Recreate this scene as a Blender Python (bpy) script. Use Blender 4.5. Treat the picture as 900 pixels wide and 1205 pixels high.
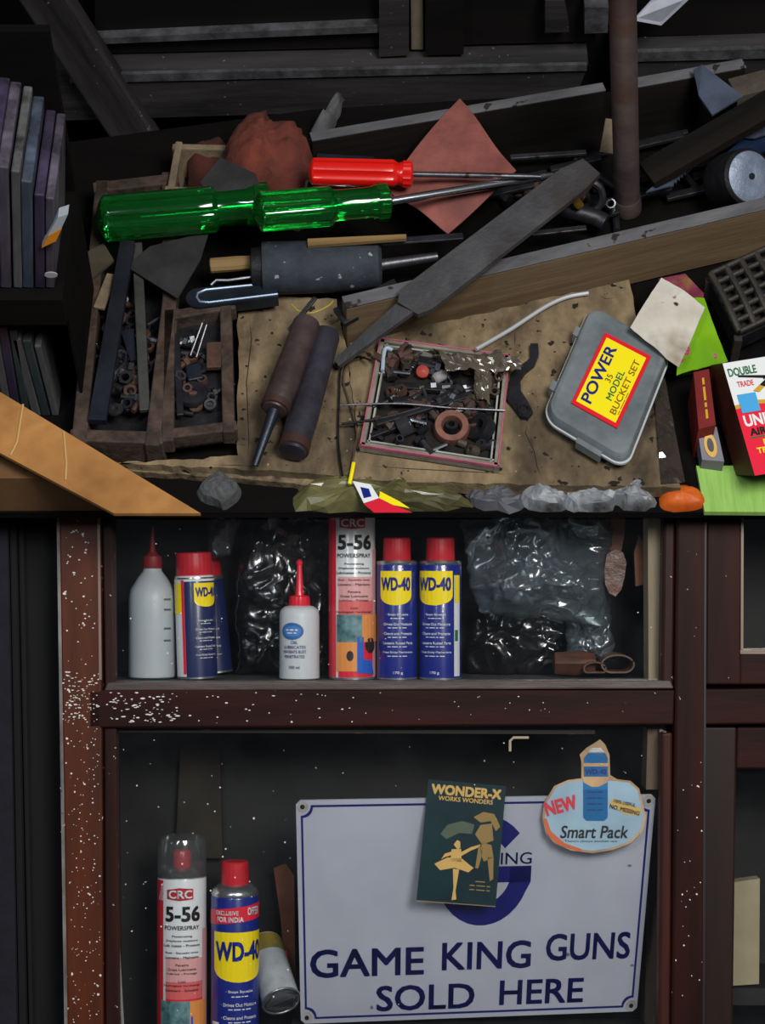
import bpy, bmesh, math, random
from mathutils import Vector, Matrix, noise as mnoise
random.seed(7)
PI = math.pi
for o in list(bpy.data.objects): bpy.data.objects.remove(o)
scene = bpy.context.scene
COL = scene.collection

# ------------------------------------------------------------------ camera, world, lights, exposure
FPX = 2400.0
PITCH = math.radians(54)
CAM = Vector((0, 0, 1.618))
cd = bpy.data.cameras.new('camera'); cam = bpy.data.objects.new('camera', cd); COL.objects.link(cam)
cam.location = CAM; cam.rotation_euler = (PI/2 - PITCH, 0, 0)
cd.sensor_fit = 'VERTICAL'; cd.sensor_height = 36; cd.sensor_width = 36; cd.lens = 36*FPX/1205
scene.camera = cam
w = bpy.data.worlds.new('world'); scene.world = w; w.use_nodes = True
w.node_tree.nodes['Background'].inputs[0].default_value = (.75, .85, 1, 1)
w.node_tree.nodes['Background'].inputs[1].default_value = .05
def area(name, loc, aim, size, energy, col):
    l = bpy.data.lights.new(name, 'AREA'); l.energy = energy; l.size = size[0]; l.shape = 'RECTANGLE'; l.size_y = size[1]; l.color = col
    o = bpy.data.objects.new(name, l); COL.objects.link(o); o.location = loc
    o.rotation_euler = (Vector(aim) - Vector(loc)).to_track_quat('-Z', 'Y').to_euler()
    return o
area('skylight', (.75, .40, 2.35), (.05, 1.25, -.1), (.8, .8), 62, (1, .97, .93))
area('ceiling_tube_light', (-.75, .45, 2.3), (-.0, 1.2, -.1), (.10, 1.0), 16, (.84, .92, 1))
vs = scene.view_settings
vs.view_transform = 'Standard'; vs.look = 'None'; vs.gamma = 1; vs.use_curve_mapping = False; vs.exposure = 0.0

# ------------------------------------------------------------------ projecting photo pixels on to the planes of the place
DF = Vector((0, math.cos(PITCH), -math.sin(PITCH))); DU = Vector((0, math.sin(PITCH), math.cos(PITCH))); DR = Vector((1, 0, 0))
def ray(px, py): return DF*FPX + DR*(px-450) + DU*(602.5-py)
def T(px, py, h=0.0):                                    # on the horizontal plane z = h (bench top is 0)
    d = ray(px, py); return CAM + d*((h - CAM.z)/d.z)
def S(px, py, y):                                        # on the vertical plane y
    d = ray(px, py); return CAM + d*(y/d.y)
NE = math.radians(55)                                    # sloping display cabinet: its own frame, x right, y into it, z up the slope
CN = Vector((0, -math.cos(NE), math.sin(NE))); CV = Vector((0, math.sin(NE), math.cos(NE)))
CO = T(450, 604, 0) - CN*.062
MC = Matrix(((1, 0, 0, CO.x), (0, -CN.y, CV.y, CO.y), (0, -CN.z, CV.z, CO.z), (0, 0, 0, 1)))
def L(px, py, d=0.0):
    r = ray(px, py); t = ((CO - CN*d - CAM).dot(CN))/r.dot(CN); p = CAM + r*t - CO
    return Vector((p.x, d, p.dot(CV)))

# ------------------------------------------------------------------ materials
def hx(s):
    s = s.lstrip('#'); c = [int(s[i:i+2], 16)/255 for i in (0, 2, 4)]
    return tuple((v/12.92 if v <= .04045 else ((v+.055)/1.055)**2.4) for v in c) + (1,)
MATS = {}
def mat(name, c, r=.5, m=0, c2=None, s=25, stretch=(1, 1, 1), bump=0, bs=None, coat=0, trans=0, specks=None, spec=.5, lo=.35, hi=.68, emit=0, ior=1.45, c3=None, s3=6):
    if name in MATS: return MATS[name]
    M = bpy.data.materials.new(name); M.use_nodes = True; nt = M.node_tree; N = nt.nodes; K = nt.links.new
    b = N['Principled BSDF']; c = hx(c)
    b.inputs['Base Color'].default_value = c; b.inputs['Roughness'].default_value = r; b.inputs['Metallic'].default_value = m
    b.inputs['Coat Weight'].default_value = coat; b.inputs['Coat Roughness'].default_value = .12
    b.inputs['Transmission Weight'].default_value = trans; b.inputs['Specular IOR Level'].default_value = spec; b.inputs['IOR'].default_value = ior
    if emit: b.inputs['Emission Color'].default_value = c; b.inputs['Emission Strength'].default_value = emit
    if c2 or bump or specks:
        tc = N.new('ShaderNodeTexCoord'); mp = N.new('ShaderNodeMapping'); mp.inputs['Scale'].default_value = stretch
        K(tc.outputs['Object'], mp.inputs[0])
        col = None
        def noise(scale, det=7, rough=.62, src=mp.outputs[0]):
            n = N.new('ShaderNodeTexNoise'); n.inputs['Scale'].default_value = scale; n.inputs['Detail'].default_value = det; n.inputs['Roughness'].default_value = rough
            K(src, n.inputs['Vector']); return n.outputs['Fac']
        def ramp(src, a, bb, ca=(0, 0, 0, 1), cb=(1, 1, 1, 1)):
            q = N.new('ShaderNodeValToRGB'); q.color_ramp.elements[0].position = a; q.color_ramp.elements[1].position = bb
            q.color_ramp.elements[0].color = ca; q.color_ramp.elements[1].color = cb; K(src, q.inputs[0]); return q.outputs[0]
        def mix(f, a, bb):
            q = N.new('ShaderNodeMix'); q.data_type = 'RGBA'
            K(f, q.inputs[0])
            for k, v in ((6, a), (7, bb)):
                if isinstance(v, tuple): q.inputs[k].default_value = v
                else: K(v, q.inputs[k])
            return q.outputs[2]
        if c2: col = ramp(noise(s), lo, hi, c, hx(c2))
        if c3: col = mix(ramp(noise(s3, 4), .5, .72), col if col else c, hx(c3))
        if specks:
            cc, sc, th = specks
            f = ramp(noise(sc, 2, .5, tc.outputs['Object']), th, th+.03)
            col = mix(f, col if col else c, hx(cc))
        if col: K(col, b.inputs['Base Color'])
        if bump:
            bp = N.new('ShaderNodeBump'); bp.inputs['Strength'].default_value = bump; bp.inputs['Distance'].default_value = .004
            K(noise(bs or s*2), bp.inputs['Height']); K(bp.outputs[0], b.inputs['Normal'])
    MATS[name] = M; return M
def clear(name, tint, gloss=.10, rough=.05, dirt=0.0, dirtcol='#8a8f94', fres=1.45, milky=0.0):
    if name in MATS: return MATS[name]
    M = bpy.data.materials.new(name); M.use_nodes = True; nt = M.node_tree; N = nt.nodes; K = nt.links.new
    N.remove(N['Principled BSDF']); out = N['Material Output']
    t = N.new('ShaderNodeBsdfTransparent'); t.inputs[0].default_value = hx(tint)
    g = N.new('ShaderNodeBsdfGlossy'); g.inputs['Roughness'].default_value = rough; g.inputs[0].default_value = (1, 1, 1, 1)
    f = N.new('ShaderNodeFresnel'); f.inputs[0].default_value = fres
    a = N.new('ShaderNodeMath'); a.operation = 'ADD'; K(f.outputs[0], a.inputs[0]); a.inputs[1].default_value = gloss; a.use_clamp = True
    mx = N.new('ShaderNodeMixShader'); K(a.outputs[0], mx.inputs[0]); K(t.outputs[0], mx.inputs[1]); K(g.outputs[0], mx.inputs[2])
    last = mx.outputs[0]
    if dirt or milky:
        d = N.new('ShaderNodeBsdfDiffuse'); d.inputs[0].default_value = hx(dirtcol)
        m2 = N.new('ShaderNodeMixShader')
        if dirt:
            tc = N.new('ShaderNodeTexCoord'); n = N.new('ShaderNodeTexNoise'); n.inputs['Scale'].default_value = 9; n.inputs['Detail'].default_value = 9; n.inputs['Roughness'].default_value = .7
            K(tc.outputs['Object'], n.inputs['Vector'])
            q = N.new('ShaderNodeMapRange'); q.inputs[1].default_value = .4; q.inputs[2].default_value = .75; q.inputs[3].default_value = milky; q.inputs[4].default_value = milky+dirt
            K(n.outputs['Fac'], q.inputs[0]); K(q.outputs[0], m2.inputs[0])
        else: m2.inputs[0].default_value = milky
        K(last, m2.inputs[1]); K(d.outputs[0], m2.inputs[2]); last = m2.outputs[0]
    K(last, out.inputs['Surface']); MATS[name] = M; return M

GRAIN = (.12, 1, 1)
m_bench = mat('dark_bench_wood', '#060505', .9, c2='#0e0b0a', s=18, stretch=GRAIN, bump=.3, spec=.12)
m_cup = mat('cupboard_wood', '#171516', .55, c2='#3d393b', s=22, stretch=GRAIN, bump=.35, bs=60, specks=('#6a6868', 150, .72))
m_cupedge = mat('cupboard_lit_edge', '#2c2c2f', .5, c2='#545459', s=40, bump=.25)  # paler grey paints the light on top edges; the bracket shares it
m_cuppanel = mat('cupboard_panel', '#080707', .6, c2='#141110', s=16, stretch=GRAIN, bump=.2, spec=.25)
m_card = mat('corrugated_card', '#8f7c5e', .9, c2='#4a3c2c', s=34, bump=.6, bs=70, stretch=(1, .55, 1), c3='#2b221a', s3=11, specks=('#17120e', 75, .655), lo=.32, hi=.72)
m_cardedge = mat('card_edge', '#857358', .9, c2='#33291f', s=70, bump=.5)
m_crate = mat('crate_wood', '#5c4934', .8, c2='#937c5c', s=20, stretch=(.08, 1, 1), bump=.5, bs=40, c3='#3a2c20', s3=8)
m_cratetop = mat('crate_lit_edge', '#454447', .75, c2='#656468', s=35, stretch=(.3, 1, 1), bump=.4, specks=('#221d1a', 45, .66))  # light along the boards' top edges, painted as a paler grey
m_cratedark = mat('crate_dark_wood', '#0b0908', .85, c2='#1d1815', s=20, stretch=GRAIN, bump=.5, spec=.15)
m_tray = mat('tray_wood', '#241a14', .8, c2='#56443a', s=34, bump=.6, bs=60, c3='#0f0b09', s3=14)
m_trayrim = mat('tray_pale_wood', '#5d5040', .85, c2='#85765e', s=30, bump=.5)
m_carton = mat('tan_carton', '#9c6a35', .8, c2='#b88348', s=16, bump=.15, c3='#7c5227', s3=7)
m_cartondark = mat('carton_shaded_side', '#6b4c2b', .85, c2='#553a20', s=16, bump=.15)  # same board as the flap, with shade painted in as darker brown
m_steel = mat('worn_steel', '#6d6d72', .38, .85, c2='#45464b', s=30, bump=.15, specks=('#3a2a20', 50, .68))
m_bright = mat('bright_steel', '#c5cad2', .22, 1)
m_white_rod = mat('white_coated_rod', '#b9bcc2', .35, .2)
m_dark = mat('dark_oiled_steel', '#24242a', .45, .6, c2='#3a3a40', s=30, bump=.25)
m_black = mat('black_grease_iron', '#121214', .55, .3, c2='#26262a', s=35, bump=.4)
m_rust = mat('rusted_iron', '#3c2d25', .7, .25, c2='#5f4033', s=35, bump=.4, c3='#2d2420', s3=15)
m_rustpink = mat('pinkish_rust', '#86584a', .75, .1, c2='#5b3b33', s=45, bump=.4)
m_pipe = mat('rusty_pipe', '#53474a', .45, .45, c2='#71655f', s=22, stretch=(.35, 1, 1), bump=.3, c3='#5f3a2c', s3=13)
m_file = mat('file_steel', '#3f3e41', .6, .3, c2='#535255', s=18, bump=.35, bs=160, c3='#352e29', s3=7)
m_bluesteel = mat('blue_grey_steel', '#2c333e', .4, .5, c2='#1c2129', s=25, bump=.2)
m_blade = mat('pale_blade', '#596377', .4, .3, c2='#424a5a', s=22, bump=.15)
m_rubber = mat('dusty_rubber', '#323843', .75, c2='#1e2229', s=35, bump=.45, bs=70, specks=('#8b909a', 110, .7))
m_brownleather = mat('red_brown_leather', '#8d5148', .8, c2='#74403a', s=30, bump=.35, bs=90, c3='#633934', s3=8)
m_rag = mat('red_brown_rag', '#6d3225', .95, c2='#48211a', s=25, bump=.7, bs=60)
m_grey_rag = mat('grey_rag', '#5a5c5e', .95, c2='#3a3a3b', s=25, bump=.7, bs=60)
m_plate = mat('grey_sheet', '#2a292a', .6, .3, c2='#3e3c3d', s=20, bump=.2)
m_green = mat('green_acetate', '#06a534', .06, trans=.90, coat=.6, ior=1.47)
m_red = mat('red_plastic', '#d3160f', .28, coat=.5)
m_redmatte = mat('cap_red', '#c21f2c', .4, c2='#ab1a27', s=40)
m_wood = mat('bare_wood', '#8f7448', .8, c2='#5f4a2d', s=30, stretch=GRAIN, bump=.4)
m_box_pink = mat('pink_box_paper', '#b8607a', .8, c2='#8c4a5c', s=40)
m_box_grey = mat('grey_board', '#8b8678', .9, c2='#625b4f', s=30, bump=.3)
m_frost = mat('frosted_plastic', '#697276', .25, c2='#899195', s=22, trans=.3, coat=.3)
m_frost_rim = mat('frosted_rim', '#c4cbcf', .25, trans=.2, coat=.3)
m_yellow = mat('label_yellow', '#f2df10', .5)
m_lred = mat('label_red', '#d8172a', .5)
m_navy = mat('ink_navy', '#1c2170', .5)
m_ink = mat('ink_black', '#131315', .5)
m_inkgreen = mat('ink_green', '#1d6b3c', .5)
m_inkbrown = mat('ink_brown', '#8c5a12', .5)
m_paper = mat('stained_paper', '#b5aea0', .85, c2='#d1cdc5', s=14, bump=.25, c3='#85745c', s3=10, specks=('#2c2823', 40, .7))
m_lime = mat('lime_plastic', '#7fb018', .35, c2='#5d9214', s=10, bump=.3, coat=.3)
m_limebox = mat('pale_green_board', '#7fae4e', .6, c2='#93bd60', s=60, stretch=(6, .4, 1))
m_magenta = mat('magenta_print', '#b5316f', .5)
m_darkred = mat('maroon_carton', '#7b1e1c', .55, c2='#5d1815', s=20)
m_brownbox = mat('brown_carton', '#5b2a1b', .6, c2='#3e1d13', s=20)
m_boxred = mat('carton_red', '#df1f3b', .45)
m_white = mat('carton_white', '#dfe2e2', .5)
m_gold = mat('gold_print', '#c89a2c', .5)
m_skyblue = mat('hologram_blue', '#4aa3d8', .3)
m_yelbag = mat('yellow_green_pouch', '#6d6a42', .4, c2='#2f2e1e', s=12, bump=.4, coat=.3)
m_foil = mat('crumpled_grey_sheet', '#a0a5aa', .45, c2='#17181a', s=22, bump=.3)
m_orange = mat('orange_rind_plastic', '#d2651c', .5, c2='#a5420f', s=25, bump=.3)
m_book = [mat('magazine_%s' % n, a, .6, c2=b_, s=40, stretch=(1, 1, .15), bump=.2) for n, a, b_ in (('mauve', '#1c1820', '#5c5563'), ('slate', '#191d27', '#4a5466'), ('violet', '#17121f', '#3f3550'), ('ash', '#5c5c5d', '#1a1a1c'), ('teal', '#171d20', '#3f494c'))]
m_lattice = mat('dark_basket_plastic', '#24211e', .5, c2='#3d3832', s=25, bump=.3)
m_cord = mat('yellow_wire', '#a58f2d', .5)
# cabinet
m_cab = mat('mahogany_varnish', '#170604', .55, c2='#30100a', s=26, stretch=GRAIN, bump=.10, bs=60, spec=.16, specks=('#d8d4cc', 130, .735))
m_cabl = mat('worn_red_mahogany', '#401a07', .5, c2='#602a0f', s=26, stretch=GRAIN, bump=.15, bs=60, c3='#140806', s3=14, spec=.3, specks=('#dcd8d2', 120, .70))
m_bead = mat('bead_wood', '#180805', .5, c2='#33160e', s=24, stretch=GRAIN, bump=.15, spec=.2, specks=('#cfc9bf', 130, .72))
m_beadlight = mat('bead_edge_light', '#6d5a4e', .4, c2='#8d7a6a', s=24, stretch=GRAIN, bump=.25)
m_palewood = mat('pale_inner_wood', '#7d715a', .7, c2='#968a70', s=26, stretch=GRAIN, bump=.25)
m_inner = mat('cabinet_inner', '#090b0c', .7, c2='#161613', s=10, bump=.2)
m_shelf = mat('shelf_dusty', '#26262a', .7, c2='#3c3c40', s=14, bump=.2)
m_side = mat('dark_plum_cloth', '#0e0c14', .9, c2='#191623', s=40, stretch=(1, 1, .2), bump=.4)
m_glass = clear('dusty_pane', '#fbfbfb', gloss=.0, rough=.03, dirt=.014, milky=.0)
m_fleck = mat('white_paint', '#d9d6cf', .6)
m_wdblue = mat('can_blue', '#13247c', .3, coat=.7)
m_wddark = mat('can_blue_faded', '#1a2452', .35, coat=.2)
m_canyel = mat('can_yellow', '#ecd40e', .32, coat=.3)
m_silver = mat('can_silver', '#b9bfc2', .25, .9)
m_canwhite = mat('can_white', '#d3d8db', .35, coat=.6)
m_canred = mat('can_red', '#d61f36', .35, coat=.6)
m_canpink = mat('can_salmon', '#d0605f', .4, coat=.3)
m_canpink2 = mat('can_pale_pink', '#d39c9c', .4, coat=.3)
m_canorange = mat('can_orange', '#d98b45', .4, coat=.2)
m_canteal = mat('can_teal', '#1f4a52', .4, c2='#7ba3a6', s=60, coat=.2)
m_canbrt = mat('can_bright_blue', '#2159b8', .4, coat=.2)
m_bottle = mat('milky_bottle', '#a9b2b7', .4, c2='#b8c1c5', s=10, trans=.12)
m_bottle2 = mat('white_bottle', '#bcc2c6', .4)
m_clearcap = clear('clear_cap', '#dfe3e3', gloss=.06, rough=.12, milky=.09, dirtcol='#a8adad')
m_bag = clear('clear_bag', '#c4d0d4', gloss=.09, rough=.20, milky=.13, dirtcol='#93a4ad', fres=1.6)
m_bagdark = clear('smoky_bag', '#7f8487', gloss=.06, rough=.20, milky=.03, dirtcol='#555a5d', fres=1.7)
m_enamel = mat('sign_enamel', '#adb1bd', .3, c2='#9fa3af', s=8, coat=.3, specks=('#5d6068', 55, .755))
m_enamelink = mat('sign_navy', '#141a63', .3, coat=.3)
m_signback = mat('sign_edge', '#76797f', .5, .4)
m_leaf = mat('booklet_green', '#07202a', .35, c2='#0d3236', s=14, coat=.4)
m_cream = mat('booklet_gold', '#c7a45c', .5)
m_leather = mat('tan_leather', '#5a3524', .6, c2='#3d241a', s=25, bump=.35)
m_leather2 = mat('orange_leather', '#7c4524', .55, c2='#5d331c', s=20, bump=.3)
m_stick = mat('sticker_blue', '#9db9c9', .5, c2='#86a3b4', s=12)
m_stickback = mat('sticker_tan', '#c3a077', .6, c2='#93795f', s=20)
m_tan = mat('tan_paper', '#8d8468', .8, c2='#9f967b', s=16)

# ------------------------------------------------------------------ mesh building
class MB:
    def __init__(s): s.v = []; s.f = []
    def add(s, vs, fs, M=None):
        n = len(s.v); s.v += [(M @ Vector(p)) if M else Vector(p) for p in vs]; s.f += [tuple(i+n for i in f) for f in fs]; return s
    def box(s, a, b, M=None, bev=0):
        (x0, y0, z0), (x1, y1, z1) = a, b
        if x0 > x1: x0, x1 = x1, x0
        if y0 > y1: y0, y1 = y1, y0
        if z0 > z1: z0, z1 = z1, z0
        if bev <= 0:
            return s.add([(x0,y0,z0),(x1,y0,z0),(x1,y1,z0),(x0,y1,z0),(x0,y0,z1),(x1,y0,z1),(x1,y1,z1),(x0,y1,z1)],
                         [(0,3,2,1),(4,5,6,7),(0,1,5,4),(1,2,6,5),(2,3,7,6),(3,0,4,7)], M)
        bm = bmesh.new(); bmesh.ops.create_cube(bm, size=1)
        for v in bm.verts: v.co = Vector(((x0+x1)/2+v.co.x*(x1-x0), (y0+y1)/2+v.co.y*(y1-y0), (z0+z1)/2+v.co.z*(z1-z0)))
        bmesh.ops.bevel(bm, geom=bm.edges[:], offset=min(bev, .45*min(x1-x0, y1-y0, z1-z0)), segments=2, affect='EDGES', profile=.5)
        bm.verts.index_update(); r = s.add([v.co.copy() for v in bm.verts], [[v.index for v in f.verts] for f in bm.faces], M); bm.free(); return r
    def tube(s, pts, rad, n=10, M=None, cap=True):
        pts = [Vector(p) for p in pts]; k = len(pts)
        if not hasattr(rad, '__len__'): rad = [rad]*k
        vs = []; ref = None
        for i, p in enumerate(pts):
            t = (pts[min(i+1, k-1)] - pts[max(i-1, 0)]).normalized()
            if ref is None: ref = Vector((0, 0, 1)) if abs(t.z) < .9 else Vector((1, 0, 0))
            a = (ref - t*ref.dot(t)).normalized(); ref = a; b = t.cross(a)
            for j in range(n):
                q = 2*PI*j/n; vs.append(p + (a*math.cos(q)+b*math.sin(q))*rad[i])
        fs = [(i*n+j, i*n+(j+1)%n, (i+1)*n+(j+1)%n, (i+1)*n+j) for i in range(k-1) for j in range(n)]
        if cap: fs += [tuple(range(n))[::-1], tuple((k-1)*n+j for j in range(n))]
        return s.add(vs, fs, M)
    def lathe(s, prof, n=32, M=None, flute=None, a0=0, a1=2*PI):
        # profile of (radius, z); flute(angle, i) scales the radius
        full = abs(a1-a0-2*PI) < 1e-6; cols = n if full else n+1
        vs = []
        for i, (r, z) in enumerate(prof):
            for j in range(cols):
                a = a0+(a1-a0)*j/n; rr = r*(flute(a, i) if flute else 1); vs.append((rr*math.sin(a), -rr*math.cos(a), z))
        fs = []
        for i in range(len(prof)-1):
            for j in range(n if full else n):
                j2 = (j+1) % cols; fs.append((i*cols+j, i*cols+j2, (i+1)*cols+j2, (i+1)*cols+j))
        if full:
            if prof[0][0] > 1e-6: fs.append(tuple(range(cols))[::-1])
            if prof[-1][0] > 1e-6: fs.append(tuple((len(prof)-1)*cols+j for j in range(cols)))
        return s.add(vs, fs, M)
    def prism(s, bottom, top, M=None):
        n = len(bottom); vs = list(bottom)+list(top)
        return s.add(vs, [tuple(range(n))[::-1], tuple(range(n, 2*n))]+[(i, (i+1) % n, n+(i+1) % n, n+i) for i in range(n)], M)
    def slab(s, poly, z0, z1, M=None):
        return s.prism([(p[0], p[1], z0) for p in poly], [(p[0], p[1], z1) for p in poly], M)
    def grid(s, fn, nu, nv, M=None):
        vs = [fn(i/nu, j/nv) for j in range(nv+1) for i in range(nu+1)]
        return s.add(vs, [(j*(nu+1)+i, j*(nu+1)+i+1, (j+1)*(nu+1)+i+1, (j+1)*(nu+1)+i) for j in range(nv) for i in range(nu)], M)
    def flat(s, vf, fn):
        vs = []; n = None
        for p in vf[0]:
            q = Vector(fn(p[0], p[1]))
            if len(p) > 2 and p[2]:                       # overlaid strokes sit a hair above one another
                e = 1e-4; q += (Vector(fn(p[0]+e, p[1]))-q).cross(Vector(fn(p[0], p[1]+e))-q).normalized()*(-p[2]*.00003 if s.flip else p[2]*.00003)
            vs.append(q)
        return s.add(vs, vf[1])
    flip = False
    def torus(s, R, r, n=20, k=8, M=None, a0=0, a1=2*PI):
        full = abs(a1-a0-2*PI) < 1e-6; c = n if full else n+1
        vs = [((R+r*math.cos(b))*math.cos(a), (R+r*math.cos(b))*math.sin(a), r*math.sin(b)) for a in [a0+(a1-a0)*i/n for i in range(c)] for b in [2*PI*j/k for j in range(k)]]
        return s.add(vs, [(i*k+j, ((i+1) % c)*k+j, ((i+1) % c)*k+(j+1) % k, i*k+(j+1) % k) for i in range(n) for j in range(k)], M)
W = {}
def thing(name, label, cat, loc, group=None):
    o = bpy.data.objects.new(name, None); COL.objects.link(o); o.empty_display_size = .02
    o.location = loc; W[o.name] = Matrix.Translation(Vector(loc)); tag(o, label, cat, group); return o
def tag(o, label, cat, group=None, kind=None):
    o['label'] = label; o['category'] = cat
    if group: o['group'] = group
    if kind: o['kind'] = kind
    return o
def obj(name, mb, mt, parent=None, M=None, smooth=False, label=None, kind=None, solid=0, angle=35):
    vs = [Vector(p) for p in mb.v]
    if M is None:
        xs, ys, zs = [p.x for p in vs], [p.y for p in vs], [p.z for p in vs]
        c = Vector(((min(xs)+max(xs))/2, (min(ys)+max(ys))/2, min(zs))); vs = [p-c for p in vs]; M = Matrix.Translation(c)
    me = bpy.data.meshes.new(name); me.from_pydata(vs, [], mb.f); me.materials.append(mt)
    if solid or True:
        bm = bmesh.new(); bm.from_mesh(me)
        if solid: bmesh.ops.solidify(bm, geom=bm.faces[:], thickness=solid)
        bmesh.ops.recalc_face_normals(bm, faces=bm.faces[:])
        if smooth:
            for f in bm.faces: f.smooth = True
            lim = math.radians(angle)
            for e in bm.edges:
                if len(e.link_faces) == 2 and e.calc_face_angle(0) > lim: e.smooth = False
        bm.to_mesh(me); bm.free()
    o = bpy.data.objects.new(name, me); COL.objects.link(o); W[o.name] = M.copy()
    if parent is not None:
        o.parent = parent; o.matrix_parent_inverse = Matrix.Identity(4); o.matrix_local = W[parent.name].inverted() @ M
    else: o.matrix_local = M
    if label: o['label'] = label
    if kind: o['kind'] = kind
    return o
def frame(o, x, up=(0, 0, 1)):                            # matrix at o, local x along x, local z as near to up as can be
    x = Vector(x).normalized(); up = Vector(up); y = up.cross(x)
    if y.length < 1e-4: y = Vector((0, 1, 0))
    y.normalize(); z = x.cross(y)
    return Matrix(((x.x, y.x, z.x, o[0]), (x.y, y.y, z.y, o[1]), (x.z, y.z, z.z, o[2]), (0, 0, 0, 1)))
def axis(p0, p1, roll=0):                                 # local z along p0 -> p1
    z = (Vector(p1)-Vector(p0)).normalized(); q = Vector((0, 0, 1)).rotation_difference(z)
    return Matrix.Translation(Vector(p0)) @ q.to_matrix().to_4x4() @ Matrix.Rotation(roll, 4, 'Z')
def rz(a): return Matrix.Rotation(a, 4, 'Z')
def tr(*p): return Matrix.Translation(Vector(p))
# flat print: lettering and shapes as thin meshes
_tc = {}
def text(s, size=1.0, bold=0.0, shear=0.0, sx=1.0, align='CENTER', spacing=1.0):
    if s.startswith('='):                                 # a line too small to read: one short stroke per word
        vv, ff, x = [], [], 0
        for k in s[1:]:
            a = len(vv); vv += [(x, 0), (x+int(k), 0), (x+int(k), 1), (x, 1)]; ff.append((a, a+1, a+2, a+3)); x += int(k)+1
        return vv, ff
    key = (s, shear, align, spacing)
    if key not in _tc:
        cu = bpy.data.curves.new('t', 'FONT'); cu.body = s; cu.size = 1; cu.align_x = align; cu.align_y = 'CENTER'; cu.shear = shear; cu.space_character = spacing; cu.resolution_u = 3
        cu.fill_mode = 'FRONT'; o = bpy.data.objects.new('t', cu); COL.objects.link(o)
        dg = bpy.context.evaluated_depsgraph_get(); me = o.evaluated_get(dg).to_mesh()
        _tc[key] = ([(v.co.x, v.co.y) for v in me.vertices], [tuple(p.vertices) for p in me.polygons])
        bpy.data.objects.remove(o); bpy.data.curves.remove(cu)
    vv, ff = _tc[key]
    if bold:                                              # heavier strokes: the outline laid over itself with small offsets
        b_ = bold*1.0; n = len(vv); vo, fo = vv, ff; vv, ff = [], []
        for k, (dx, dy) in enumerate(((-b_, -b_), (b_, -b_), (-b_, b_), (b_, b_))):
            vv = vv+[(x+dx, y+dy, k) for x, y in vo]; ff = ff+[tuple(i+k*n for i in f) for f in fo]
    return [(p[0]*size*sx, p[1]*size)+tuple(p[2:]) for p in vv], ff
def fit(s, w, h, **k):                                    # lettering scaled to a width and a cap height
    vv, ff = text(s, 1.0, **k); xs = [p[0] for p in vv]; ys = [p[1] for p in vv]
    cx, cy = (min(xs)+max(xs))/2, (min(ys)+max(ys))/2; ax = w/(max(xs)-min(xs)); ay = h/(max(ys)-min(ys))
    return [((p[0]-cx)*ax, (p[1]-cy)*ay)+tuple(p[2:]) for p in vv], ff
def sliced(vf, step):
    bm = bmesh.new(); vl = [bm.verts.new((p[0], p[1], p[2] if len(p) > 2 else 0)) for p in vf[0]]
    for f in vf[1]:
        try: bm.faces.new([vl[i] for i in f])
        except ValueError: pass
    x0, x1 = min(p[0] for p in vf[0]), max(p[0] for p in vf[0]); x = x0+step
    while x < x1-1e-5:
        bmesh.ops.bisect_plane(bm, geom=bm.verts[:]+bm.edges[:]+bm.faces[:], plane_co=(x, 0, 0), plane_no=(1, 0, 0), dist=1e-7); x += step
    bm.verts.index_update(); r = ([(v.co.x, v.co.y, v.co.z) for v in bm.verts], [tuple(v.index for v in f.verts) for f in bm.faces]); bm.free(); return r
def poly2(pts): return list(pts), [tuple(range(len(pts)))]
def rect2(x0, y0, x1, y1): return [(x0, y0), (x1, y0), (x1, y1), (x0, y1)], [(0, 1, 2, 3)]
def ell2(cx, cy, a, b, n=28): return [(cx+a*math.cos(2*PI*i/n), cy+b*math.sin(2*PI*i/n)) for i in range(n)], [tuple(range(n))]
def shift(vf, dx, dy): return [(p[0]+dx, p[1]+dy)+tuple(p[2:]) for p in vf[0]], vf[1]
def rot2(vf, a): return [(p[0]*math.cos(a)-p[1]*math.sin(a), p[0]*math.sin(a)+p[1]*math.cos(a))+tuple(p[2:]) for p in vf[0]], vf[1]
def ridge(p, s, seed=0):
    q = Vector(p)*s + Vector((seed*5.7, seed*2.3, seed*1.9)); q = q + mnoise.noise_vector(q*.7)*.5
    return (1-abs(mnoise.noise(q))*2.2)*.6 + (1-abs(mnoise.noise(q*2.3))*2.2)*.3 + (1-abs(mnoise.noise(q*4.9))*2)*.14
def crumple(p, s, amp, seed=0):
    q = Vector(p)*s + Vector((seed*7.3, seed*3.1, seed)); return (mnoise.noise(q) + .6*abs(mnoise.noise(q*2.1)) + .35*mnoise.noise(q*4.7))*amp

# ================================================================== THE SETTING: floor, bench, cupboard behind
def struct(name, mb, mt, parent=None, M=None, label=None, **k):
    o = obj(name, mb, mt, parent, M, **k)
    if parent is None: o['kind'] = 'structure'
    if label: o['label'] = label
    return o
FLOOR = -.80
struct('floor', MB().box((-2.2, -1.2, FLOOR-.05), (2.2, 2.6, FLOOR)), mat('floor_cement', '#2a2623', .9, c2='#1b1917', s=6, bump=.2), label='dark cement shop floor under the bench')
struct('wall_back', MB().box((-2.2, 2.35, FLOOR), (2.2, 2.45, 2.0)), mat('wall_dark', '#141312', .9, c2='#1e1b1a', s=6), label='dark wall behind the cupboard')

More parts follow.
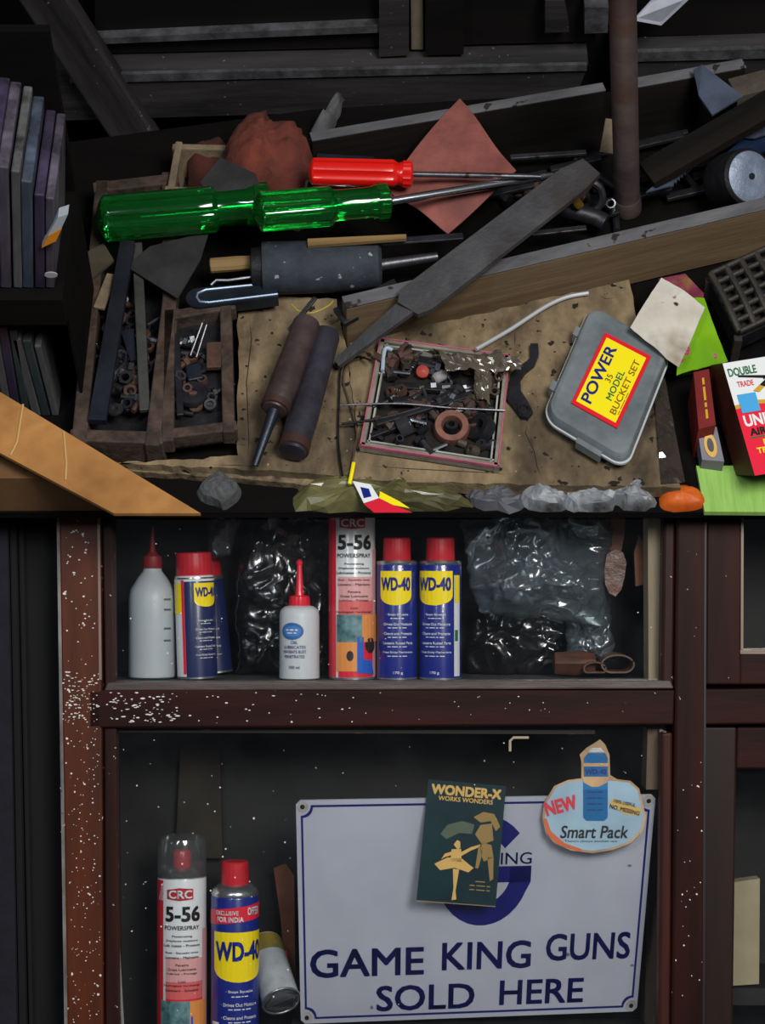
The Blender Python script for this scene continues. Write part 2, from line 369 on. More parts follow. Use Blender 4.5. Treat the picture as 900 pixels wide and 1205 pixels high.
# work bench: top cut on the slant at the back, legs
bench = thing('work_bench', 'dark wooden work bench buried under tools and boxes', 'bench', (0, 1.3, FLOOR))
pf = T(450, 603, 0).y
YC = 1.84
bl, bm_, br = T(-160, 262, 0), T(370, 150, 0), T(1060, 22, 0)
yb_ = YC-.045
top = [(-1.0, pf), (1.0, pf), (1.0, yb_), (br.x-.12, yb_), (bm_.x, bm_.y+.03), (-1.0, bl.y)]
obj('bench_top', MB().slab(top, -.009, 0), m_bench, bench)
for x, y in ((-.95, pf+.28), (.92, pf+.28), (.92, yb_-.05), (-.95, bl.y-.05)):
    obj('leg', MB().box((x-.03, y-.03, FLOOR), (x+.03, y+.03, -.009)), m_bench, bench)

# cupboard standing behind the bench
cup = thing('wooden_cupboard', 'dark dusty wooden cupboard with panelled doors behind the bench', 'cupboard', (0, YC+.2, FLOOR))
def cb(name, pts, d0, d1, mt, parent=cup, **k):            # a prism on the cupboard front from pixel corners
    f = [S(px, py, YC) for px, py in pts]
    c = sum(f, Vector())/len(f); M = frame(c, f[1]-f[0], (0, -1, 0))
    loc = [M.inverted() @ p for p in f]
    return obj(name, MB().prism([(p.x, p.y, -d0) for p in loc], [(p.x, p.y, d1) for p in loc]), mt, parent, M, **k)
obj('carcass', MB().box((-1.3, YC+.03, FLOOR), (1.3, YC+.40, 1.3)), m_cuppanel, cup)
r1 = cb('rail', [(-60, 122), (672, 100), (690, 52), (-60, 66)], .03, .035, m_cup)
cb('lit_edge', [(86, 71.5), (688, 56.5), (688, 49.5), (86, 62)], -.034, .039, m_cupedge, r1)  # painted strip of light along the rail's top edge
r2 = cb('rail', [(718, 92), (1010, 84), (1010, 32), (718, 44)], .03, .03, m_cup)
cb('lit_edge', [(718, 50), (1010, 43), (1010, 31), (718, 39.5)], -.028, .034, m_cupedge, r2)
p1_ = cb('door_panel', [(112, 60), (446, 52), (446, -30), (112, -30)], .03, .005, m_cuppanel)
cb('moulding', [(112, 40), (448, 26), (448, 18), (112, 33)], .005, .018, m_cupedge, p1_)  # light on the moulding's top is painted in by the pale grey
cb('stile', [(446, 52), (481, 50), (481, -40), (446, -40)], .03, .022, m_cup)
cb('stile', [(500, 50), (545, 49), (545, -40), (500, -40)], .03, .022, m_cuppanel)
cb('pale_strip', [(484, 50), (498, 50), (497, -40), (483, -40)], .03, .012, mat('pale_strip', '#6d6252', .8, c2='#574d40', s=30), label='pale strip between the doors')  # narrow pale part between the stiles
cb('door_panel', [(545, 50), (700, 46), (700, -40), (545, -40)], .03, .004, m_cuppanel)
cb('door_panel', [(745, 40), (1000, 34), (1000, -40), (745, -40)], .03, .004, m_cuppanel)
cb('knob_block', [(640, 18), (668, 17), (662, -20), (640, -20)], 0, .03, m_cup)
cb('bracket', [(686, 19), (713, 18), (714, -12), (686, -12)], 0, .03, m_cupedge)
# slanting brace at the left corner
M0 = S(70, 20, YC-.04); M1 = S(190, 205, YC-.04)
f = frame((M0+M1)/2, M1-M0, (0, -1, 0)); hl = (M1-M0).length*.95
obj('brace', MB().box((-hl, -.026, -.012), (hl, .026, .012), bev=.003), m_cup, cup, f)
# paper scrap hanging at the cupboard
a = [S(745, 24, YC-.06), S(778, 30, YC-.055), S(812, -2, YC-.06), S(790, -25, YC-.05), S(765, 2, YC-.052)]
tag(obj('paper_scrap', MB().add(a+[p+Vector((0, .0015, 0)) for p in a], [(0,1,2,3,4), (9,8,7,6,5)]+[(i, (i+1) % 5, (i+1) % 5+5, i+5) for i in range(5)]), mat('pale_scrap', '#b9bcc8', .7, c2='#8f929d', s=20)), 'torn pale paper scrap hanging beside the standing pipe', 'paper')
# grey cloth scrap in the gap behind the bench
def blob(name, pts, hs, mt, label, cat, group=None, amp=.006, sc=60, seed=1, n=16, flat=False, parent=None):
    # a crumpled lump: outline in pixels at height hs[0], rising to hs[1] in the middle
    P = [T(px, py, hs[0]) for px, py in pts]; c = sum(P, Vector())/len(P); k = len(P); vs = []; fs = []
    ring = 6
    m = 4*k
    def edge(q):
        q = (q % 1)*k; i = int(q) % k; t = q-int(q); p0, p1, p2, p3 = P[(i-1) % k], P[i], P[(i+1) % k], P[(i+2) % k]
        return .5*((2*p1)+(p2-p0)*t+(2*p0-5*p1+4*p2-p3)*t*t+(3*p1-p0-3*p2+p3)*t**3)
    vs.append(Vector((c.x, c.y, hs[0])))
    for r in range(ring, -1, -1):
        f_ = r/ring
        for j in range(m):
            e = edge(j/m); p = c.lerp(e, max(f_, .001)); h = hs[0]+(hs[1]-hs[0])*math.sqrt(max(0, 1-f_**2.2))
            cr = crumple(p, sc, amp, seed)
            vs.append(Vector((p.x+cr*.7*f_, p.y+crumple(p, sc, amp, seed+5)*.7*f_, max(hs[0], h+(cr if r < ring else 0)))))
    for r in range(ring):
        for j in range(m):
            a_ = 1+r*m+j; b_ = 1+r*m+(j+1) % m; fs.append((a_, b_, b_+m, a_+m))
    for j in range(m): fs.append((0, 1+(j+1) % m, 1+j))
    o = obj(name, MB().add(vs, fs), mt, parent, smooth=not flat, angle=60)
    if label: tag(o, label, cat, group)
    return o
# ================================================================== CARDBOARD AND BOXES ON THE BENCH
CB = .020
def sheet(name, pts, z0, z1, mt, label=None, cat=None, parent=None, group=None, jit=0.0, sub=10):
    P = []
    for i in range(len(pts)):
        a, b = Vector(pts[i]), Vector(pts[(i+1) % len(pts)]); n = max(1, int((b-a).length/sub)) if jit else 1
        for k in range(n):
            q = a.lerp(b, k/n)
            if k and jit: q += Vector((random.uniform(-jit, jit), random.uniform(-jit, jit)))
            P.append(q)
    B = [T(p.x, p.y, z1) for p in P]
    o = obj(name, MB().prism([(p.x, p.y, z0) for p in B], [(p.x, p.y, z1) for p in B]), mt, parent)
    if label: tag(o, label, cat, group)
    return o
sheet('cardboard_sheet', [(128, 545), (245, 550), (414, 560), (420, 500), (408, 410), (396, 352), (290, 345), (280, 352), (280, 536), (216, 541)], .004, CB-.002, m_card, 'grimy brown cardboard sheet under the two dark handles', 'cardboard', jit=1.5)
sheet('cardboard_sheet', [(412, 563), (520, 568), (690, 571), (801, 574), (770, 470), (740, 329), (560, 370), (412, 404), (410, 430), (421, 500)], .003, CB, m_card, 'flattened brown cardboard under the screw box and clear plastic case', 'cardboard', jit=1.5)
sheet('cardboard_flap', [(132, 546), (245, 553), (414, 563), (408, 574), (250, 561), (140, 553)], .0, .008, m_cardedge, 'torn edge strip of cardboard along the sheet with handles', 'cardboard', jit=1.2)
# dark creases and tears standing proud of the sheet
def wire(name, pts, r, mt, label, cat, n=7, parent=None, smooth=True, group=None):
    P = [T(*p) for p in pts]; Q = []
    for i in range(len(P)-1):
        p0, p1, p2, p3 = P[max(i-1, 0)], P[i], P[i+1], P[min(i+2, len(P)-1)]
        for k in range(5):
            t = k/5; Q.append(.5*((2*p1)+(p2-p0)*t+(2*p0-5*p1+4*p2-p3)*t*t+(3*p1-p0-3*p2+p3)*t**3))
    Q.append(P[-1]); o = obj(name, MB().tube(Q, r, n), mt, parent, smooth=smooth)
    if label: tag(o, label, cat, group)
    return o
# tan carton at the front left corner
ct = thing('tan_carton', 'tan cardboard carton with a creased lit flap beside the wooden tray', 'carton', T(60, 600, 0))
h = .075
A = [T(-30, 443, h), T(236, 604, h), T(134, 604, h), T(-30, 517, h)]
fl = obj('flap', MB().prism([p-Vector((0, 0, .004)) for p in A], A), m_carton, ct)
A2 = [T(-30, 519, h-.004), T(131, 604, h-.004), T(134, 618, h-.004), T(-30, 640, h-.004)]
low = [(p.x, max(p.y, pf+.002), 0) for p in A2]; A2 = [Vector((p.x, max(p.y, pf+.002), p.z-.018)) for p in A2]
obj('side_panel', MB().prism(low, A2), m_cartondark, ct)
A3 = [T(-30, 446, h-.004), T(62, 501, h-.004), T(40, 505, h-.004), T(-30, 470, h-.004)]
obj('back_panel', MB().prism([(p.x, max(p.y, pf+.002), 0) for p in A3], [Vector((p.x, max(p.y, pf+.002), p.z)) for p in A3]), m_cartondark, ct)
for a_, b_, c_ in (((27, 476), (20, 520), (12, 536)), ((75, 508), (78, 545), (77, 565))):
    P = [T(a_[0], a_[1], h+.0006), T(b_[0], b_[1], h+.0006), T(c_[0], c_[1], h+.0006)]
    obj('crease', MB().tube(P, .0011, 5), mat('crease_pale', '#c29a62', .8), fl)

# ------------------------------------------------------------------ long wooden crate full of tools
h = .072
crate = thing('wooden_crate', 'long battered wooden crate holding files and old iron tools', 'crate', T(640, 260, 0))
def plank(name, a, b, thick, z0, z1, mt, edge=None, parent=crate):
    # a plank on edge: a, b are the upper line of its top edge on the picture; thick is towards the viewer
    P, Q = T(a[0], a[1], z1), T(b[0], b[1], z1); M = frame((P+Q)/2, Q-P); hl = (Q-P).length/2; z = z1-z0
    o = obj(name, MB().box((-hl, -thick, -z), (hl, 0, -.0022 if edge else 0), bev=.0015), mt, parent, M)
    if edge: obj('lit_edge', MB().box((-hl, -thick-.0004, -.0022), (hl, .0004, 0), bev=.0006), edge, o, M)  # thin paler cap that paints the light on the plank's top
    return o
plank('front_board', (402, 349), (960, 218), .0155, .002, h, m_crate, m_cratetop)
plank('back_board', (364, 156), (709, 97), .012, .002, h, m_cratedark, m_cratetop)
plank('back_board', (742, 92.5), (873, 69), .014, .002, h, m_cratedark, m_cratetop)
c0, c1, c2, c3 = T(402, 349, h), T(960, 218, h), T(960, 58, h), T(364, 156, h)
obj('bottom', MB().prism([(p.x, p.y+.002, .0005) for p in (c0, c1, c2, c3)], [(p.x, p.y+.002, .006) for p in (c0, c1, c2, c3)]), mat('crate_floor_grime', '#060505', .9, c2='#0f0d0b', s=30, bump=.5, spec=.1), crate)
# a dark slat that lies across the crate
def bar(name, a, b, wd, th, mt, label=None, cat=None, parent=None, group=None, bev=.001, tip=None, roll=0):
    P, Q = T(*a), T(*b); M = frame(P, Q-P) @ Matrix.Rotation(roll, 4, 'X'); ln = (Q-P).length
    w2 = wd if tip is None else tip
    mb = MB()
    if tip is None: mb.box((0, -wd/2, -th), (ln, wd/2, 0), bev=bev)
    else: mb.prism([(0,-wd/2,-th),(ln,-w2/2,-th),(ln,w2/2,-th),(0,wd/2,-th)], [(0,-wd/2,0),(ln,-w2/2,0),(ln,w2/2,0),(0,wd/2,0)])
    o = obj(name, mb, mt, parent, M)
    if label: tag(o, label, cat, group)
    return o
bar('rough_lath', (760, 203, .070), (925, 108, .122), .034, .012, m_cratedark, 'dark rough wooden slat lying across the crate under the pale scraper', 'wood')
bar('steel_strip', (600, 184, .03), (690, 178, .03), .007, .004, m_steel, 'flat grey steel strip behind the file tip', 'metal strip')
bar('wood_block', (862, 103, .075), (905, 92, .078), .030, .05, mat('dusty_block', '#37312a', .9, c2='#4f473d', s=30, bump=.5), 'small dusty wood block at the crate corner beside pale scraper', 'wood')
# standing pipe
P0, P1 = T(738, 247, .008), S(731, -60, T(738, 247, 0).y-.01)
pipe = thing('standing_pipe', 'rusty brown iron pipe standing upright in the wooden crate', 'pipe', P0)
obj('pipe', MB().tube([P0, P0.lerp(P1, .5), P1], .0138, 28), m_pipe, pipe, smooth=True)
M = axis(P0, P1)
obj('collar', MB().lathe([(.0152, 0), (.0158, .003), (.0158, .016), (.0146, .02)], 28, M), m_pipe, pipe, smooth=True)

# ------------------------------------------------------------------ trays at the left
def tray(name, rim, z1, th, mt, label, hwall=.03, mt2=None, div=None):
    R = [T(px, py, z1) for px, py in rim]; n = len(R); c = sum(R, Vector())/n
    t = thing(name, label, 'tray', (c.x, c.y, z1-hwall))
    for i in range(n):
        P, Q = R[i], R[(i+1) % n]; M = frame((P+Q)/2, Q-P); hl = (Q-P).length/2
        ins = 1 if (M.inverted() @ c).y > 0 else -1
        obj('wall', MB().box((-hl-.003, 0, -hwall), (hl+.003, ins*th, -.0007*(i % 2)), bev=.0015), mt2 if (mt2 and i in (0,)) else mt, t, M)
    obj('bottom', MB().prism([(p.x, p.y, z1-hwall+.0005) for p in R], [(p.x, p.y, z1-hwall+.003) for p in R]), m_black, t)
    for a, b in div or []:
        P, Q = T(a[0], a[1], z1-.004), T(b[0], b[1], z1-.004); M = frame((P+Q)/2, Q-P); hl = (Q-P).length/2
        obj('divider', MB().box((-hl, -.004, -hwall+.004), (hl, .004, 0), bev=.0015), mt, t, M)
    return t
tray('tool_tray', [(112, 214), (84, 518), (188, 521), (208, 352), (206, 203)], .040, .015, m_tray, 'long brown wooden tray of loose bits under the big green screwdriver', .040, div=[((188, 505), (206, 362))])
tray('tool_tray', [(192, 366), (190, 516), (276, 505), (272, 352)], .040, .012, m_tray, 'small square wooden tray of bits with a split pin', .020)
tray('rag_tray', [(206, 168), (196, 224), (352, 234), (362, 172)], .048, .008, m_trayrim, 'pale wooden tray holding the red-brown rag', .048)

# rag
blob('cloth_scrap', [(214, 194), (236, 182), (262, 182), (272, 204), (266, 222), (222, 220)], (.004, .040), mat('dark_red_cloth', '#4a2018', .95, c2='#2c130f', s=25, bump=.7, bs=60), 'dark red cloth scrap low inside the pale tray', 'cloth', amp=.010, sc=60, seed=33)
blob('rag', [(262, 192), (274, 167), (300, 152), (338, 153), (360, 175), (364, 206), (350, 226), (300, 234), (266, 224)], (.0485, .092), m_rag, 'crumpled red-brown rag bundled in the pale tray', 'rag', amp=.016, sc=38, seed=3)
sheet('metal_plate', [(236, 214), (259, 185), (300, 204), (312, 230), (245, 236)], .086, .088, m_plate, 'dark grey metal plate resting on the red-brown rag', 'plate')
sheet('metal_plate', [(148, 313), (176, 290), (246, 272), (236, 305), (209, 351), (180, 333)], .048, .050, m_plate, 'grey triangular sheet metal plate across the long tray', 'plate')
sheet('card_scrap', [(96, 300), (122, 286), (134, 306), (108, 328)], .042, .045, mat('olive_card', '#4b4334', .9, c2='#38322a', s=20), 'small olive card scrap on the long tray rim', 'card')

# ------------------------------------------------------------------ screwdrivers
def screwdriver(name, a, b, R, tipp, rs, mt, label, neck, flutes, ferrule=False):
    P, Q, E = T(*a), T(*b), T(*tipp); M = axis(P, Q); ln = (Q-P).length
    t = thing(name, label, 'screwdriver', P+Vector((0, 0, -R)))
    prof = []
    for i in range(13):
        u = i/12; prof.append((R*math.sin(min(1, u+.04)*PI/2)**.75, .30*R*2*u*.8))
    z0 = prof[-1][1]
    nz = ln*neck
    prof += [(R, z0+ (nz-z0)*k/6) for k in range(1, 7)]
    prof += [(R*.97, nz+.002), (R*.80, nz+.006), (R*.78, nz+.012), (R*.80, ln*.86), (R*.88, ln*.90), (R*.88, ln*.985), (R*.70, ln), (rs*1.4, ln+.0005)]
    k0 = 9; k1 = 13+6
    def fl(ang, i):
        if i < k0 or i > k1: return 1
        s_ = min(1, (i-k0)/4); c = math.cos(flutes*ang); return 1-.15*s_*(max(0, -c))**.6
    obj('handle', MB().lathe(prof, 96, M, flute=fl), mt, t, smooth=True, angle=28)
    Q2 = Q-(Q-P).normalized()*ln*.75
    d = (E-Q).normalized()
    s = MB().tube([Q2, Q+(Q-P).normalized()*.001, E-d*.012, E], [rs, rs, rs, rs*.75], 14)
    obj('shaft', s, m_bright if mt is m_green else m_steel, t, smooth=True)
    if ferrule:
        obj('collar', MB().lathe([(R*.86, ln*.90), (R*.93, ln*.905), (R*.93, ln*.98), (R*.86, ln*.985)], 40, M, flute=lambda a_, i: 1+.05*math.cos(14*a_)), mt, t, smooth=True)
    return t
screwdriver('screwdriver', (113, 258, .070), (320, 240, .070), .0246, (436, 229, .064), .005, m_green, 'large clear green screwdriver lying over the wooden trays', .66, 6, True)
screwdriver('screwdriver', (297, 250, .121), (458, 237, .104), .0208, (650, 206, .082), .0046, m_green, 'clear green screwdriver with long bright shaft on brown leather', .55, 6, True)
screwdriver('screwdriver', (362, 202, .094), (486, 205, .094), .0148, (636, 208, .098), .0031, m_red, 'red plastic screwdriver with thin dark shaft', .80, 5, True)

# leather / emery sheet
def curl(u, v):
    a, b, c, d = [T(*p) for p in ((541, 117, .080), (607, 203, .072), (527, 274, .068), (454, 222, .068))]
    p = (a*(1-u)+b*u)*(1-v)+(d*(1-u)+c*u)*v
    p.z += .006*math.sin(PI*u)*math.sin(PI*v)+.0025*math.sin(7*u+4*v)
    p.x += .004*math.sin(PI*v)*(u-.5); return p
tag(obj('leather_sheet', MB().grid(curl, 14, 14), m_brownleather, smooth=True, solid=.0014), 'red-brown leather sheet lying cornerwise under the screwdriver shafts', 'leather')

# file
Ptang, Ps, Pe = T(396, 427, .036), T(483, 357, .084), T(694, 195, .112)
fi = thing('rasp_file', 'broad flat grey file lying diagonally across the crate edge', 'file', Ptang)
M = frame(Ps, Pe-Ps); ln = (Pe-Ps).length
obj('blade', MB().prism([(-.004,-.0155,-.006),(.010,-.0205,-.006),(ln*.9,-.0190,-.006),(ln,-.0150,-.006),(ln+.002,.012,-.006),(ln*.9,.0190,-.006),(.004,.0205,-.006),(-.008,.0105,-.006)],
                        [(-.004,-.0155,0),(.010,-.0205,0),(ln*.9,-.0190,0),(ln,-.0150,0),(ln+.002,.012,0),(ln*.9,.0190,0),(.004,.0205,0),(-.008,.0105,0)]), m_file, fi, M)
M2 = frame(Ptang, Ps-Ptang); l2 = (Ps-Ptang).length
obj('tang', MB().prism([(0,-.0045,-.005),(l2,-.010,-.005),(l2,.012,-.005),(0,.0055,-.005)], [(0,-.0045,0),(l2,-.010,0),(l2,.012,0),(0,.0055,0)]), m_file, fi, M2)

# heavy rubber-sleeved tool under the screwdrivers
P, Q, E = T(308, 316, .046), T(449, 312, .046), T(515, 302, .052)
ha = thing('sleeved_punch', 'thick blue-grey dusty rubber sleeved tool with steel shank', 'tool', P+Vector((0, 0, -.028)))
M = axis(P, Q); ln = (Q-P).length
obj('sleeve', MB().lathe([(.020, 0), (.0272, .001), (.0280, .006), (.0274, ln*.5), (.0262, ln*.8), (.0235, ln*.97), (.018, ln)], 40, M), m_rubber, ha, smooth=True)
obj('shank', MB().tube([Q-(Q-P)*.2, Q, E], [.0065, .0065, .005], 14), m_steel, ha, smooth=True)
obj('butt', MB().lathe([(.012, -.012), (.022, -.010), (.023, .001), (.012, .002)], 28, M), m_black, ha, smooth=True)
# tan stub and blue clamp beside it
P, Q = T(247, 313, .044), T(302, 309, .044)
tag(obj('wood_stub', MB().lathe([(.0065, 0), (.0078, .001), (.0080, (Q-P).length*.6), (.0075, (Q-P).length)], 12, axis(P, Q), flute=lambda a, i: 1+.06*math.sin(3*a+i)), m_wood), 'short bare wood stub beside the blue-grey sleeve', 'wood')
P, Q = T(218, 352, .042), T(326, 340, .044); M = frame(P, Q-P); ln = (Q-P).length
cl = thing('spring_clamp', 'dark blue metal clamp with a bright looped rim under the wood stub', 'clamp', P+Vector((0, 0, -.012)))
def lobe(r0, r1, n=10): return [(.014+r0*math.cos(a)*1.0-.0, r0*math.sin(a)) for a in [PI/2+PI*i/n for i in range(n+1)]]+[(ln, -r1), (ln, r1)]
obj('body', MB().slab(lobe(.0135, .011), -.014, 0), m_bluesteel, cl, M)
pts = [M @ Vector(p) for p in [(ln, .0085, .0005), (.022, .0095, .0005), (.0135, .006, .0005), (.012, 0, .0005), (.0145, -.006, .0005), (.024, -.0085, .0005), (ln, -.0075, .0005)]]
obj('rim', MB().tube(pts, .0012, 6), mat('pale_blue_rim', '#8fa0b5', .35, .5), cl, smooth=True)
obj('spring_arm', MB().tube([M @ Vector(p) for p in [(.028, .012, .004), (.034, .016, .006), (.046, .014, .006), (ln*.82, .017, .004)]], .0017, 7), m_steel, cl, smooth=True)
# pointed wooden sliver, thin rods
bar('wood_sliver', (362, 285, .078), (478, 278, .080), .010, .004, m_wood, 'thin pointed wood sliver beside the rubber sleeve', 'wood', tip=.006)
bar('steel_strip', (450, 284, .070), (545, 277, .070), .009, .003, m_dark, 'dark flat steel strip under the leather sheet', 'metal strip')
bar('steel_strip', (398, 372, .052), (470, 336, .060), .024, .006, m_black, 'greasy black flat bar beside the file tang', 'metal strip')
bar('needle_pin', (340, 388, .062), (371, 349, .066), .0052, .003, m_steel, 'short grey steel pin leaning on the dark handle', 'pin')
wire('wire_loop', [(343, 358, .056), (352, 366, .056), (368, 368, .056), (386, 360, .056), (392, 354, .055)], .0009, m_cord, 'thin yellow wire loop hanging over the dark handles', 'wire')

# the two dark handles
def handle(a, b, R, mt, label, spike=None, nm='awl'):
    P, Q = T(*a), T(*b); M = axis(P, Q); ln = (Q-P).length
    t = thing(nm, label, nm.replace('wooden_', ''), P+Vector((0, 0, -R)))
    obj('grip', MB().lathe([(R*.55, 0), (R*.9, .001), (R, .005), (R*1.0, ln*.35), (R*1.06, ln*.7), (R*1.0, ln*.93), (R*.86, ln-.001), (R*.5, ln)], 32, M), mt, t, smooth=True)
    obj('end_ring', MB().lathe([(R*.9, ln*.90), (R*1.05, ln*.905), (R*1.05, ln*.97), (R*.9, ln*.975)], 32, M), mat('dark_ferrule', '#3a2622', .5, .3, c2='#4e3732', s=30), t, smooth=True)
    if spike:
        E = T(*spike); obj('spike', MB().tube([Q-(Q-P)*.1, Q, E], [.0062, .0060, .0035], 12), m_bluesteel, t, smooth=True)
m_h1 = mat('purple_brown_handle', '#2f2424', .42, c2='#4a3c3e', s=24, bump=.25, coat=.15)
m_h2 = mat('plum_black_handle', '#211f26', .45, c2='#383640', s=24, bump=.3, coat=.1)
handle((362, 378, .062), (322, 484, .054), .0140, m_h1, 'awl with dark brown round handle and blued steel spike', spike=(300, 548, .030), nm='awl')
handle((384, 392, .036), (344, 534, .034), .0148, m_h2, 'thick plum-black wooden dowel lying beside the awl', nm='wooden_dowel')

# ================================================================== SMALL HARDWARE
def hexp(r, n=6, a0=0): return [(r*math.cos(a0+2*PI*i/n), r*math.sin(a0+2*PI*i/n)) for i in range(n)]
def bolt(L_, r, M): return MB().slab(hexp(r*1.8), 0, r*1.3, M).tube([(0, 0, r*1.2), (0, 0, L_)], r, 9, M)
def nut(r, h_, M):
    mb = MB(); o, i = hexp(r, 12), hexp(r*.55, 12)
    o = [(p[0]*(1 if k % 2 else .9), p[1]*(1 if k % 2 else .9)) for k, p in enumerate(o)]
    vs = [(p[0], p[1], 0) for p in o]+[(p[0], p[1], h_) for p in o]+[(p[0], p[1], 0) for p in i]+[(p[0], p[1], h_) for p in i]
    fs = []
    for k in range(12):
        q = (k+1) % 12; fs += [(k, q, 12+q, 12+k), (12+k, 12+q, 36+q, 36+k), (24+q, 24+k, 36+k, 36+q), (q, k, 24+k, 24+q)]
    return mb.add(vs, fs, M)
def coil(r, ln, turns, w_, M): return MB().tube([(r*math.cos(2*PI*turns*t/60), r*math.sin(2*PI*turns*t/60), ln*t/60) for t in range(61)], w_, 5, M)
def bush(R, r, h_, M): return MB().lathe([(r, 0), (R, 0), (R*1.02, h_*.5), (R*.93, h_), (r*1.2, h_), (r, h_*.6), (r, 0)], 28, M)
def lay(px, py, z, ang, tilt=PI/2): return Matrix.Translation(T(px, py, z)) @ rz(ang) @ Matrix.Rotation(tilt, 4, 'Y')
def small(name, mb, mt, label, cat, group): return tag(obj(name, mb, mt, smooth=True), label, cat, group)

# ------------------------------------------------------------------ pink-edged box of screws
z1 = CB+.011
sb = thing('screw_box', 'open pink-edged cardboard box full of nuts and bolts', 'box', (T(510, 470, CB).x, T(510, 470, CB).y, CB))
rim = [(447, 397), (423, 524), (587, 549), (600, 417)]
R = [T(px, py, z1) for px, py in rim]; c = sum(R, Vector())/4
for i in range(4):
    P, Q = R[i], R[(i+1) % 4]; M = frame((P+Q)/2, Q-P); hl = (Q-P).length/2; ins = 1 if (M.inverted() @ c).y > 0 else -1
    wl = obj('wall', MB().box((-hl, ins*.0003, -.0105), (hl, ins*.0050, -.0006)), m_box_grey, sb, M)
    obj('pink_edge', MB().box((-hl-.0006, 0, -.0032), (hl+.0006, ins*.0015, .0004)), m_box_pink, wl, M)
    obj('liner', MB().box((-hl+.006, ins*.0075, -.0105), (hl-.006, ins*.0092, -.0015)), mat('liner_white', '#a9aaa4', .8, c2='#78766e', s=30), wl, M)
obj('bottom', MB().prism([(p.x, p.y, CB+.0002) for p in R], [(p.x, p.y, CB+.0012) for p in R]), mat('box_grime', '#1c1712', .9, c2='#0d0b09', s=40), sb)
m_browniron = mat('brown_iron', '#3b332c', .6, .3, c2='#564a40', s=40, bump=.4)
G = 'loose hardware in the pink-edged box'
zb = CB-.002
small('iron_bushing', bush(.0178, .0088, .014, Matrix.Translation(T(531, 507, zb+.004)) @ Matrix.Rotation(.25, 4, 'X')), m_rustpink, 'round pinkish rusty bushing in the pink-edged box', 'bushing', G)
small('iron_hub', bush(.0070, .0028, .010, Matrix.Translation(T(531, 506, zb+.003))), m_black, 'black hub inside the pinkish bushing', 'hub', G)
small('iron_bushing', bush(.0150, .0070, .012, Matrix.Translation(T(569, 508, zb+.004)) @ Matrix.Rotation(-.7, 4, 'Y')), m_dark, 'tilted dark iron sleeve beside the pinkish bushing', 'bushing', G)
small('hex_nut', nut(.0110, .013, lay(470, 505, zb+.009, .3, 1.2)), m_steel, 'large rusty hex nut beside the long bars in the box', 'nut', G)
for a, b, wd, lb in (((442, 497, zb+.018), (556, 462, zb+.017), .0075, 'long black square bar lying across the screw box'), ((462, 470, zb+.016), (560, 468, zb+.016), .0085, 'black flat bar lying level across the screw box'), ((436, 512, zb+.012), (500, 488, zb+.014), .006, 'short black bar at the lower corner of the screw box'), ((464, 452, zb+.012), (520, 456, zb+.012), .008, 'black stub bar in the back of the screw box')):
    bar('iron_bar', a, b, wd, .006, m_black, lb, 'bar', group=G)
small('red_bead', MB().lathe([(.007, 0), (.0075, .002), (.0065, .009), (.002, .011), (.0001, .0112)], 18, Matrix.Translation(T(497, 439, zb+.006)) @ Matrix.Rotation(.5, 4, 'X')), mat('faded_red_cap', '#9a3527', .5), 'small faded red bead among the bolts', 'bead', G)
small('glass_vial', MB().lathe([(.004, 0), (.006, .002), (.006, .012), (.003, .016), (.0001, .0165)], 18, lay(510, 447, zb+.010, .6)), mat('pale_vial', '#9a9798', .25, c2='#77706c', s=40), 'small pale rounded vial beside the faded red bead', 'vial', G)
wire('split_pin', [(450, 436, z1+.003), (453, 411, z1+.003), (462, 412, z1+.003)], .0021, mat('pale_blue_pin', '#9fb3c4', .4), 'pale blue bent pin at the screw box corner', 'pin')
wire('long_needle', [(400, 477, z1+.003), (470, 475, z1+.006), (530, 480, z1+.005), (594, 483, z1+.0022)], .0011, m_steel, 'long thin steel needle laid across the screw box', 'needle')
wire('long_needle', [(402, 499, CB+.006), (450, 492, z1+.004), (494, 480, z1+.004)], .0014, m_black, 'thin black wire end entering the screw box', 'wire')
random.seed(11)
spots = []
for i in range(118):
    u, v = random.uniform(.08, .92), random.uniform(.1, .92)
    p = Vector(rim[0]).lerp(Vector(rim[3]), u).lerp(Vector(rim[1]).lerp(Vector(rim[2]), u), v)
    if (p-Vector((531, 507))).length < 22 or (p-Vector((569, 508))).length < 15 or (p-Vector((470, 505))).length < 12: continue
    z = zb+random.uniform(.003, .012); k = i % 5; mt = random.choice([m_dark, m_dark, m_steel, m_rust, m_browniron, m_browniron]); ang = random.uniform(0, 2*PI)
    if k in (0, 1): small('bolt', bolt(random.uniform(.014, .026), random.uniform(.0026, .0044), lay(p.x, p.y, z+.002, ang)), mt, 'small dark hex bolt among hardware in the screw box', 'bolt', 'small bolts in the screw box')
    elif k == 2: small('hex_nut', nut(random.uniform(.0050, .0080), .006, lay(p.x, p.y, z, ang, random.uniform(-.5, .5))), mt, 'small worn hex nut among bolts in the screw box', 'nut', 'small nuts in the screw box')
    elif k == 3: small('bushing', bush(random.uniform(.004, .006), .0022, .009, lay(p.x, p.y, z, ang, random.uniform(.2, 1.4))), mt, 'small steel bushing among bolts in the screw box', 'bushing', 'small bushings in the screw box')
    else: small('steel_pin', MB().tube([(0, 0, -.008), (0, 0, .009)], random.uniform(.0018, .003), 9, lay(p.x, p.y, z+.003, ang)), random.choice([m_bright, m_steel, m_dark]), 'short steel pin among bolts in the screw box', 'pin', 'small pins in the screw box')
for i, (x, y) in enumerate(((484, 434), (573, 452), (476, 462), (493, 465))):
    small('coil_spring', coil(.003, .012, 5, .0007, lay(x, y, z1-.002, 1.0+i, 1.3)), m_steel, 'small bright coil spring among bolts in the screw box', 'spring', 'coil springs in the screw box')
